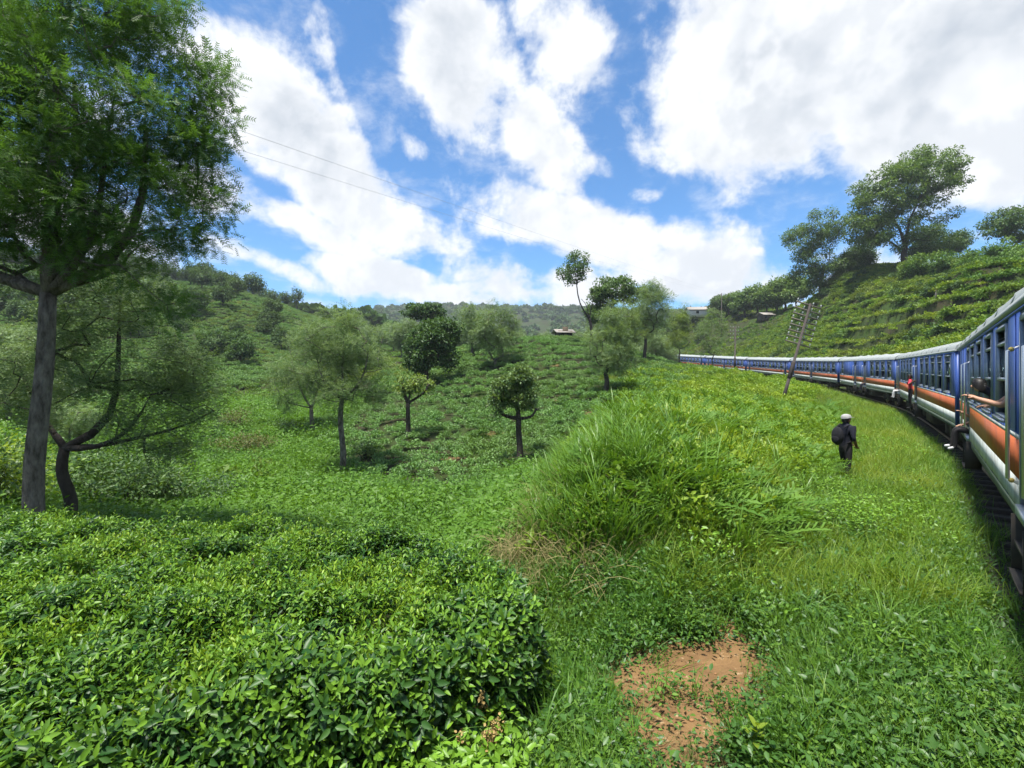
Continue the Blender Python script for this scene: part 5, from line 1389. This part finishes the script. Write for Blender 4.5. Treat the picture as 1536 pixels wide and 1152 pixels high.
def person(label, pose, mats, M, hair=True, cap=None, group=None):
    """mats: shirt s, sleeve a, forearm f, trousers t, shoe b, skin k; M world matrix"""
    jt = dict(BASE); jt.update(pose)
    names = list(jt); V = [np.array(jt[n], float) for n in names]; ix = {n: i for i, n in enumerate(names)}
    R_ = [RAD.get(n, RAD.get(n[:2], .03)) for n in names]
    E = [(ix[a], ix[b]) for a, b, c in EDG]; C_ = [c for a, b, c in EDG]
    for s_ in 'LR':             # five fingers on each hand
        ha = V[ix['ha'+s_]]; wr = V[ix['wr'+s_]]; f = ha-wr; f /= np.linalg.norm(f)
        up = np.array([0, 0, 1.]) if abs(f[2]) < .8 else np.array([1., 0, 0])
        sd = np.cross(f, up); sd /= np.linalg.norm(sd); pn = np.cross(sd, f)
        for i, (o_, L) in enumerate(((-.033, .060), (-.011, .075), (.011, .070), (.033, .055))):
            a = ha+sd*o_+f*.035; b = a+f*L*.5-pn*.008; c = b+f*L*.4-pn*.025
            n0 = len(V); V += [a, b, c]; R_ += [.010, .009, .007]; E += [(ix['ha'+s_], n0), (n0, n0+1), (n0+1, n0+2)]; C_ += ['k']*3
        a = wr*.4+ha*.6+sd*-.04; b = a+f*.035-sd*.015-pn*.02; n0 = len(V); V += [a, b]; R_ += [.012, .009]; E += [(ix['ha'+s_], n0), (n0, n0+1)]; C_ += ['k']*2
    me = bpy.data.meshes.new('skeleton'); me.from_pydata([tuple(v) for v in V], E, [])
    ob = bpy.data.objects.new('skeleton', me); col.objects.link(ob)
    ob.modifiers.new('skin', 'SKIN'); sb = ob.modifiers.new('sub', 'SUBSURF'); sb.levels = 2
    bm = bmesh.new(); bm.from_mesh(me); lay = bm.verts.layers.skin.verify()
    bm.verts.ensure_lookup_table()
    for i, v in enumerate(bm.verts):
        q = R_[i]; v[lay].radius = (q, q*(.72 if names and i < len(names) and names[i] in ('pelvis', 'spine', 'chest') else 1)); v[lay].use_root = (i == 0)
    bm.to_mesh(me); bm.free()
    dg = bpy.context.evaluated_depsgraph_get(); ev = ob.evaluated_get(dg)
    bme = bpy.data.meshes.new_from_object(ev); bme.name = 'person'
    bpy.data.objects.remove(ob)
    keys = ['s', 'a', 'f', 't', 'b', 'k']; bme.materials.clear()
    for kk in keys: bme.materials.append(mats[kk])
    A = np.array([V[a] for a, b in E]); B = np.array([V[b] for a, b in E]); RA = np.array([max(R_[a], R_[b]) for a, b in E])
    for p in bme.polygons:
        c = np.array(p.center); d = B-A; t = np.clip(((c-A)*d).sum(1)/((d*d).sum(1)+1e-9), 0, 1)
        ds = np.linalg.norm(c-A-d*t[:, None], axis=1)-RA*.6
        p.material_index = keys.index(C_[int(np.argmin(ds))]); p.use_smooth = True
    root = bpy.data.objects.new('person', bme); col.objects.link(root); root.matrix_world = M
    tag(root, label, 'person', group)
    hd = V[ix['head']]; tp = V[ix['top']]; hx = V[ix['nose']]-hd; hx /= np.linalg.norm(hx)+1e-9; up = tp-hd; up /= np.linalg.norm(up); sd = np.cross(up, hx)
    def hl(x, y, z): return hd+hx*x+sd*y+up*z
    ey = MB()
    for s_ in (-1, 1): ey.ball(hl(.088, s_*.034, .02), .012, 6, 5)
    ey.build('eyes', M_black, root)
    er = MB()
    for s_ in (-1, 1): er.ball(hl(-.005, s_*.088, .0), (.022, .014, .03), 6, 5)
    er.build('ears', mats['k'], root)
    def dome(lo, back, sc_, face):
        mb = MB(); Vd = []; Q = []; nu, nv = 16, 7
        for i in range(nv+1):
            ph = math.pi/2*i/nv
            for j in range(nu):
                t = 2*math.pi*j/nu; low = lo-(back*max(0, -math.cos(t)))
                z = low+(1-low)*math.sin(ph) if True else 0
                rr_ = math.cos(ph)**.75*.97+.03
                Vd.append(hl(rr_*math.cos(t)*sc_*1.06-.008, rr_*math.sin(t)*sc_*.93, .025+z*sc_*1.12))
        Q = [(i*nu+j, i*nu+(j+1) % nu, (i+1)*nu+(j+1) % nu, (i+1)*nu+j) for i in range(nv) for j in range(nu)]
        return mb.addv(Vd, Q)
    if hair: dome(.25, .9, .104, 0).build('hair', M_hair, root, True)
    if cap:
        d_ = dome(.30, .15, .115, 0)
        d_.addv([hl(.09, -.075, .065), hl(.09, .075, .065), hl(.185, .05, .05), hl(.185, -.05, .05), hl(.09, -.075, .075), hl(.09, .075, .075), hl(.185, .05, .058), hl(.185, -.05, .058)], [(0, 1, 2, 3), (7, 6, 5, 4), (0, 4, 5, 1), (2, 6, 7, 3), (1, 5, 6, 2), (0, 3, 7, 4)])
        d_.build('cap', cap, root, True)
    return root
# the man in the grass, turned towards the train, pack on his back
gp_ = gp(1268, 12.5)
man = person('man in grey-white cap and dark clothes with backpack, standing in the grass',
    dict(elL=(-.02, .25, 1.14), wrL=(.17, .13, .98), haL=(.23, .08, .97), elR=(-.02, -.25, 1.14), wrR=(.16, -.16, .94), haR=(.22, -.12, .92), knL=(.08, .10, .50), anL=(.06, .10, .09), toL=(.21, .11, .04), knR=(-.02, -.10, .50), anR=(-.10, -.10, .09), toR=(.05, -.11, .04)),
    dict(s=M_navy, a=M_navy, f=M_skin, t=M_dkt, b=M_shoe, k=M_skin), Matrix.Translation(gp_-Vector((0, 0, .06))) @ Matrix.Rotation(math.radians(12), 4, 'Z') @ Matrix.Scale(1.08, 4), True, M_cap)
bp = MB(); bp.ball((-.235, 0, 1.20), (.095, .15, .23), 12, 9); bp.ball((-.295, 0, 1.12), (.05, .11, .11), 10, 7)
for s_ in (-1, 1): bp.tube([(-.15, s_*.10, 1.40), (-.03, s_*.12, 1.475), (.10, s_*.12, 1.40), (.135, s_*.13, 1.25), (.02, s_*.165, 1.08), (-.14, s_*.14, 1.02)], .018, 6)
bp.build('backpack', M_black, man, True)
def carM(k, x, y, z, rz): return CARS[k].matrix_world @ Matrix.Translation((x, y, z)) @ Matrix.Rotation(rz, 4, 'Z')
L90 = math.pi/2
hold = dict(elL=(.10, .34, 1.22), wrL=(-.04, .50, 1.36), haL=(-.09, .56, 1.40), elR=(.10, -.34, 1.22), wrR=(-.04, -.46, 1.36), haR=(-.09, -.48, 1.40))
person('person in red shirt and dark trousers standing in a carriage doorway', hold, dict(s=M_red, a=M_red, f=M_skin, t=M_dkt, b=M_shoe, k=M_skin), carM(1, 10.9, 1.66, ZB-.30, L90))
sit = dict(pelvis=(0, 0, .10), spine=(-.03, 0, .32), chest=(-.02, 0, .52), neck=(.0, 0, .67), head=(.02, 0, .78), top=(.01, 0, .88), chin=(.065, 0, .73), nose=(.105, 0, .785),
    shL=(-.02, .17, .60), shR=(-.02, -.17, .60), elL=(.12, .28, .38), wrL=(.30, .32, .52), haL=(.36, .33, .56), elR=(.10, -.22, .33), wrR=(.30, -.16, .22), haR=(.37, -.14, .20),
    hiL=(.05, .09, .09), hiR=(.05, -.09, .09), knL=(.44, .12, .10), knR=(.46, -.10, .12), anL=(.46, .12, -.32), anR=(.52, -.08, -.30), toL=(.60, .13, -.37), toR=(.66, -.08, -.33))
person('person with purple sleeves sitting in a doorway, dangling dark-trousered legs over the track', sit, dict(s=M_brownc, a=M_purple, f=M_skin2, t=M_dkt, b=M_shoew, k=M_skin2), carM(0, 18.15, 1.22, ZB+.10, L90))
person('seated person in white clothes in the doorway at the end of the second carriage', sit, dict(s=M_pale, a=M_pale, f=M_skin, t=M_pale, b=M_shoe, k=M_skin), carM(1, 20.4, 1.25, ZB+.10, L90))
person('small figure sitting in the doorway of the windowless carriage', sit, dict(s=M_red, a=M_red, f=M_skin, t=M_navy, b=M_shoe, k=M_skin), carM(2, 9.6, 1.25, ZB+.10, L90))
lean = dict(pelvis=(0, 0, .84), spine=(.06, 0, 1.00), chest=(.20, 0, 1.10), neck=(.34, 0, 1.17), head=(.43, -.03, 1.24), top=(.43, -.03, 1.345), chin=(.455, -.08, 1.19), nose=(.45, -.125, 1.25),
    shL=(.17, .17, 1.14), shR=(.17, -.17, 1.14), elL=(.14, .24, .92), wrL=(.30, .14, .93), haL=(.37, .12, .93), elR=(.14, -.24, .92), wrR=(.30, -.14, .93), haR=(.37, -.12, .93),
    hiL=(-.02, .09, .80), hiR=(-.02, -.09, .80), knL=(.0, .1, .45))
person('dark-haired passenger leaning head and shoulders out of a carriage window', lean, dict(s=M_navy, a=M_navy, f=M_skin2, t=M_dkt, b=M_shoe, k=M_skin2), carM(0, 13.2, 1.14, ZB+.10, L90))
arms = dict(pelvis=(-.1, 0, .84), spine=(-.06, 0, 1.03), chest=(.0, 0, 1.20), neck=(.06, 0, 1.34), head=(.10, 0, 1.44), top=(.09, 0, 1.54), chin=(.145, 0, 1.39), nose=(.185, 0, 1.445),
    shL=(.02, .16, 1.25), shR=(.02, -.16, 1.25), elL=(.28, .20, 1.02), wrL=(.50, .10, 1.10), haL=(.56, .06, 1.13), elR=(.28, -.20, 1.02), wrR=(.50, -.10, 1.10), haR=(.56, -.06, 1.13), hiL=(-.1, .09, .8), hiR=(-.1, -.09, .8), knL=(-.08, .1, .46), knR=(-.08, -.1, .46), anL=(-.1, .1, .09), anR=(-.1, -.1, .09), toL=(.03, .1, .04), toR=(.03, -.1, .04))
person('passenger reaching both bare arms out of a window, holding a phone', arms, dict(s=M_black, a=M_skin2, f=M_skin2, t=M_dkt, b=M_shoe, k=M_skin2), carM(0, 11.5, 1.20, ZB+.10, L90))
ph = MB().box(.59, .602, -.08, .08, 1.10, 1.185).build('phone', M_phone); ph.matrix_world = carM(0, 11.5, 1.20, ZB+.10, L90); tag(ph, 'black phone held out of the carriage window in two hands', 'phone')

# ------------------------------------------------------------------ telegraph poles and overhead wires
M_pole = pmat('weathered_pole', (0.055, 0.045, 0.04), 0.8, noise=6, col2=(0.03, 0.025, 0.022)); M_arm = pmat('crossarm', (0.17, 0.15, 0.12), 0.8, noise=7, col2=(0.09, 0.075, 0.06)); M_ins = pmat('porcelain', (0.42, 0.43, 0.40), 0.4)
def tele_pole(label, base, top, r0, arms_at, arm_len, yaw, ns=4, name='telegraph_pole'):
    base = np.array(base); top = np.array(top); ax = top-base; L = np.linalg.norm(ax); ax /= L
    root = empty(name, base)
    MB().tube([-ax*.4, ax*L*.25, ax*L*.25, ax*L], [r0*1.15, r0*1.1, r0*.92, r0*.8], 10).build('pole', M_pole, root)
    MB().tube([ax*L*.23, ax*L*.24, ax*L*.40, ax*L*.41], [r0*.9, r0*1.5, r0*1.4, r0*.9], 8).build('splice_collar', M_pole, root)
    h_ = np.array([math.cos(yaw), math.sin(yaw), 0]); h_ -= ax*(h_ @ ax); h_ /= np.linalg.norm(h_)
    fw = np.cross(ax, h_)
    for i, f in enumerate(arms_at):
        c = ax*L*f+fw*r0*1.1; mb = MB(); a = c-h_*arm_len/2; b = c+h_*arm_len/2
        V = [p+ax*e*.045+fw*g*.04 for p in (a, b) for e in (-1, 1) for g in (-1, 1)]
        mb.addv(V, [(0, 1, 3, 2), (4, 6, 7, 5), (0, 4, 5, 1), (2, 3, 7, 6), (0, 2, 6, 4), (1, 5, 7, 3)])
        am = mb.build('crossarm', M_arm, root)
        for q in np.linspace(-.46, .46, ns):
            s = c+h_*arm_len*q
            ib = MB(); ib.tube([s+ax*.04, s+ax*.12], .018, 5); ib.tube([s+ax*.11, s+ax*.14, s+ax*.19, s+ax*.20, s+ax*.25, s+ax*.27], [.025, .058, .045, .05, .038, .012], 8)
            ib.build('insulator', M_ins, am, True)
    return tag(root, label, 'telegraph pole')
b0 = np.array(gp(1174, 35)); t0 = PX(1212, 456, 35); t0[1] -= .3
tele_pole('leaning dark telegraph pole with eight crossarms of white insulators in the thicket', b0, t0, .105, [.985, .928, .872, .815, .758, .70, .645, .588], 2.15, math.radians(8))
b1 = np.array(gp(1102, 80)); t1 = PX(1103, 490, 80)
tele_pole('small upright distant telegraph pole in front of the rear carriages', b1, t1, .13, [.98, .91, .84, .77], 2.0, math.radians(20))
M_wire = pmat('wire', (0.30, 0.31, 0.33), 0.6)
hA_ = np.array([70.5, 157, 29.5]); nA = np.array([-24.0, -.3, 10.6])
cp = np.array(gp(1078, 157)); 
pole_far = tele_pole('slim pole among the trees above the cutting', (hA_[0], 157, gz(CX+hA_[0]/157*F, 157)), (hA_[0], 157, hA_[2]+.5), .14, [.97], 2.4, math.radians(-30), 2, 'power_pole')
zl = float(H(np.array([nA[0]]), np.array([nA[1]]))[0])
pole_near = tele_pole('power pole carrying the two wires beyond the tea hedge', (nA[0], nA[1], zl), (nA[0], nA[1], nA[2]+.5), .15, [.97], 2.4, math.radians(-30), 2, 'power_pole')
for s, dz in ((-.9, 0.0), (.9, 0.05)):
    off = np.array([math.cos(math.radians(-30)), math.sin(math.radians(-30)), 0])*s
    ts = np.linspace(0, 1, 60); P = nA+off+np.outer(ts, hA_-nA); P[:, 2] += dz-1.3*4*ts*(1-ts)*.5+.25
    w_ = MB().tube(P-P[0], .0075, 4).build('overhead_wire', M_wire, None, False, P[0]); tag(w_, 'thin overhead wire crossing the sky above the valley', 'wire', 'pair of overhead wires')

# ------------------------------------------------------------------ houses
M_wallw = pmat('whitewash', (0.66, 0.64, 0.60), 0.9, noise=2, col2=(0.48, 0.45, 0.40)); M_wallb = pmat('brick_wall', (0.28, 0.12, 0.07), 0.9, noise=3); M_tin = pmat('tin_roof', (0.26, 0.26, 0.25), 0.7, .1, noise=1.5, col2=(0.30, 0.25, 0.20)); M_wood = pmat('old_wood', (0.10, 0.075, 0.05), 0.85, noise=5); M_dark = pmat('dark_glass', (0.02, 0.025, 0.03), 0.15)
def house(label, px, d, w, dp, hh, rise, wall, roof, yaw, sink=.3, name='house'):
    b = gp(px, d, -sink); root = empty(name, b, yaw)
    MB().box(-w/2, w/2, -dp/2, dp/2, 0, hh).build('wall', wall, root)
    e = .5; mb = MB(); V = [(-w/2-e, -dp/2-e, hh-.1), (w/2+e, -dp/2-e, hh-.1), (w/2+e, 0, hh+rise), (-w/2-e, 0, hh+rise), (w/2+e, dp/2+e, hh-.1), (-w/2-e, dp/2+e, hh-.1)]
    V2 = [(x, y, z+.09) for x, y, z in V]
    mb.addv(V+V2, [(0, 3, 2, 1), (3, 5, 4, 2), (6, 7, 8, 9), (9, 8, 10, 11), (0, 1, 7, 6), (5, 11, 10, 4), (0, 6, 9, 3), (3, 9, 11, 5), (1, 2, 8, 7), (2, 4, 10, 8)])
    mb.build('roof', roof, root)
    MB().addv([(-w/2+.01, -dp/2, hh), (-w/2+.01, dp/2, hh), (-w/2+.01, 0, hh+rise-.05), (w/2-.01, -dp/2, hh), (w/2-.01, dp/2, hh), (w/2-.01, 0, hh+rise-.05)], T=[(0, 2, 1), (3, 4, 5)]).build('gable', wall, root)
    dr = MB().box(-.45, .45, -dp/2-.05, -dp/2+.02, sink, sink+2).build('door', M_wood, root)
    for x in (-w*.3, w*.3):
        f = MB().box(x-.5, x+.5, -dp/2-.06, -dp/2+.02, hh*.45, hh*.45+1).build('window', M_wood, root)
        MB().box(x-.42, x+.42, -dp/2-.075, -dp/2-.06, hh*.45+.08, hh*.45+.92).build('pane', M_dark, f)
    return tag(root, label, 'house')
house('house with grey roof on the hilltop behind leafy bushes', 1485, 96, 9, 6, 3.6, 1.8, M_wallw, M_tin, math.radians(-25), .3)
house('long low whitewashed house above the cutting by the skyline trees', 1062, 176, 15, 5, 2.6, 1.3, M_wallw, M_tin, math.radians(-6), .4)
house('small roofed shelter in the dark trees above the cutting', 1148, 146, 3.4, 3, 2.0, .8, M_wood, M_tin, math.radians(10), .3, 'shelter')
house('small brown hut at the top of the tea rows on the knoll', 845, 76, 2.3, 2.0, 1.3, .5, M_wood, M_tin, math.radians(12), .2, 'hut')
house('pale roofed cottage behind the knoll crest hut', 868, 110, 5, 4, 2.6, 1.2, M_wallw, M_tin, math.radians(-8), .2, 'cottage')
# small white cloth on a stick on the terrace
b = gp(1404, 62); fl = empty('scarecrow_flag', b)
MB().tube([(0, 0, -.2), (0, 0, 1.9)], .03, 6).build('stick', M_wood, fl)
MB().addv([(0.03, 0, 1.85), (.16, -.05, 1.4), (.20, .02, .9), (-.12, .06, .8), (-.14, 0, 1.4)], T=[(0, 1, 4), (1, 2, 3), (1, 3, 4)]).build('cloth', M_cap, fl)
tag(fl, 'white cloth hung on a stick among the hill terraces', 'flag')

# ------------------------------------------------------------------ single plants near the camera
M_seed = leafmat('seed_head', (0.22, 0.15, 0.05), (0.45, 0.33, 0.14), 0.2, 0.8, 0.1, tcol=(1, .9, .6)); M_flower = leafmat('white_petal', (0.7, 0.7, 0.68), (0.85, 0.85, 0.82), 0.2, 0.7, 0.2, tcol=(1, 1, 1)); M_stem = pmat('green_stem', (0.07, 0.11, 0.03), 0.7)
def stalk_plant(px, py, h, label, seed, heads=True, n=5):
    d = None; z = .1
    d = (CAMZ-(z+h*.6))/((py-HY)/F); r = np.random.default_rng(seed); base = gp(px, d); root = empty('seeding_weed', base)
    st = MB(); T = []; S = []
    for i in range(n):
        a = r.uniform(0, 6.28); t = np.array([math.cos(a)*.16, math.sin(a)*.16, h*r.uniform(.75, 1.05)]); m_ = t*np.array([.3, .3, .5]); st.tube([(0, 0, -.03), m_, t], [.005, .004, .002], 5, False)
        for q in np.linspace(.35, 1, 26):
            p = m_+(t-m_)*((q-.35)/.65); T += [p+r.normal(0, .012 if q > .7 else .02, 3)]; S.append((q > .68)*1)
    st.build('stems', M_stem, root); T = np.array(T); S = np.array(S)
    hs_ = np.repeat(T[S == 1], 5, 0); hs_ = hs_+r.normal(0, .012, hs_.shape)
    if len(hs_): add('seed_heads', leaves_mesh('seed_heads', BLOB, hs_, unit(len(hs_), r), .02*r.uniform(.6, 1.3, len(hs_)), M_seed if heads else M_flower, r=r), root)
    lv = np.repeat(T[S == 0], 2, 0); D = unit(len(lv), r); D[:, 2] = np.abs(D[:, 2])*.5
    add('leaves', leaves_mesh('leaves', LEAF4, lv, D, .055*r.uniform(.6, 1.3, len(lv)), M_grassy, r=r), root)
    return tag(root, label, 'weed')
stalk_plant(735, 1045, .75, 'tall weed with tan seed heads at the corner of the tea hedge', 1)
stalk_plant(765, 1005, .7, 'slimmer weed with tan seed heads behind the tall seeding weed', 2, n=3)
stalk_plant(715, 1110, .55, 'short weed with crowded tan seed heads under the hedge corner', 3, n=6)
stalk_plant(485, 1090, .62, 'weed with small white fluffy flowers at the foot of the tea hedge', 4, False, 3)
def grass_clump(px, d, seed, h, n, label, mat, w=.009, spread=.35):
    r = np.random.default_rng(seed); base = gp(px, d, -.02); V, fs, tn = blades(n, h, spread, w, .8, 7, r, tipdrop=.6, base=.03)
    o = add('grass_clump', mesh_from('grass_clump', V, fs, [mat], attr={'v': tn}), None, base); return tag(o, label, 'grass clump')
grass_clump(575, 2.75, 5, 1.05, 13, 'clump of long single grass blades rising out of the hedge front', M_tall)
grass_clump(860, 3.9, 6, .62, 16, 'upright clump of bright grass blades left of the bare earth', M_grass, .012)
grass_clump(800, 3.6, 7, .7, 12, 'thin grass tuft beside the seeding weeds', M_tall, .008)
grass_clump(1060, 7.0, 8, 2.1, 5, 'tallest grass stalks sticking out above the mound', M_tall, .010, .2)
grass_clump(1310, 6.2, 9, .7, 30, 'dense green grass tuft on the open bank by the track', M_grass, .008, .5)
rp = np.random.default_rng(77); bpx = gp(1135, 3.45); rt_ = empty('broadleaf_weed', bpx)
a_ = np.arange(16)*2.4; el_ = np.linspace(.2, 1.0, 16); D = np.stack([np.cos(a_)*np.cos(el_), np.sin(a_)*np.cos(el_), np.sin(el_)], 1); T = np.stack([a_*0, a_*0, np.linspace(.04, .28, 16)], 1)
add('leaves', leaves_mesh('leaves', LEAF5, T, D, np.linspace(.17, .09, 16), M_grassy, roll=rp.normal(0, .2, 16), tone=np.linspace(.3, 1, 16), r=rp), rt_)
MB().tube([(0, 0, -.03), (0, 0, .28)], [.006, .003], 5).build('stem', M_stem, rt_); tag(rt_, 'yellow-green broad-leaved weed at the lower edge of the bare earth', 'weed')
# clods and stones on the bare earth
M_clod = pmat('earth_clod', (0.30, 0.16, 0.07), 0.95, noise=9, col2=(0.18, 0.10, 0.05), bump=.4)
cb = MB(); rc = np.random.default_rng(4)
for i in range(200):
    x = rc.uniform(.6, 3.0); y = rc.uniform(2.8, 6.2)
    if not inpoly(np.array([x]), np.array([y]), SOIL_POLY)[0]: continue
    s = abs(rc.normal(0, .008))+.004
    cb.ball((x, y, float(H(np.array([x]), np.array([y]))[0])+s*.3), (s*rc.uniform(.8, 1.6), s*rc.uniform(.8, 1.6), s*.8), 6, 4)
o = cb.build('earth_clods', M_clod); tag(o, 'crumbs and clods on the bare reddish earth', 'earth', None, 'stuff')

# ------------------------------------------------------------------ haze over the valley
HZ = MB().box(-2600, 2600, -2600, 2600, -60, 235)
hm_ = bpy.data.materials.new('haze'); hm_.use_nodes = True; t = hm_.node_tree; t.nodes.remove(t.nodes['Principled BSDF'])
pv = N(t, 'ShaderNodeVolumePrincipled'); pv.inputs['Color'].default_value = (0.86, 0.92, 1.0, 1); pv.inputs['Density'].default_value = 0.00028; pv.inputs['Anisotropy'].default_value = 0.2
link(t, pv.outputs[0], t.nodes['Material Output'].inputs['Volume'])
hz = HZ.build('haze', hm_); tag(hz, kind='stuff')
tot = sum(len(o.data.loops)-2*len(o.data.polygons) for o in col.objects if o.type == 'MESH'); uniq = sum(len(m.loops)-2*len(m.polygons) for m in {o.data for o in col.objects if o.type == 'MESH'})
print('TRIS', tot, uniq)
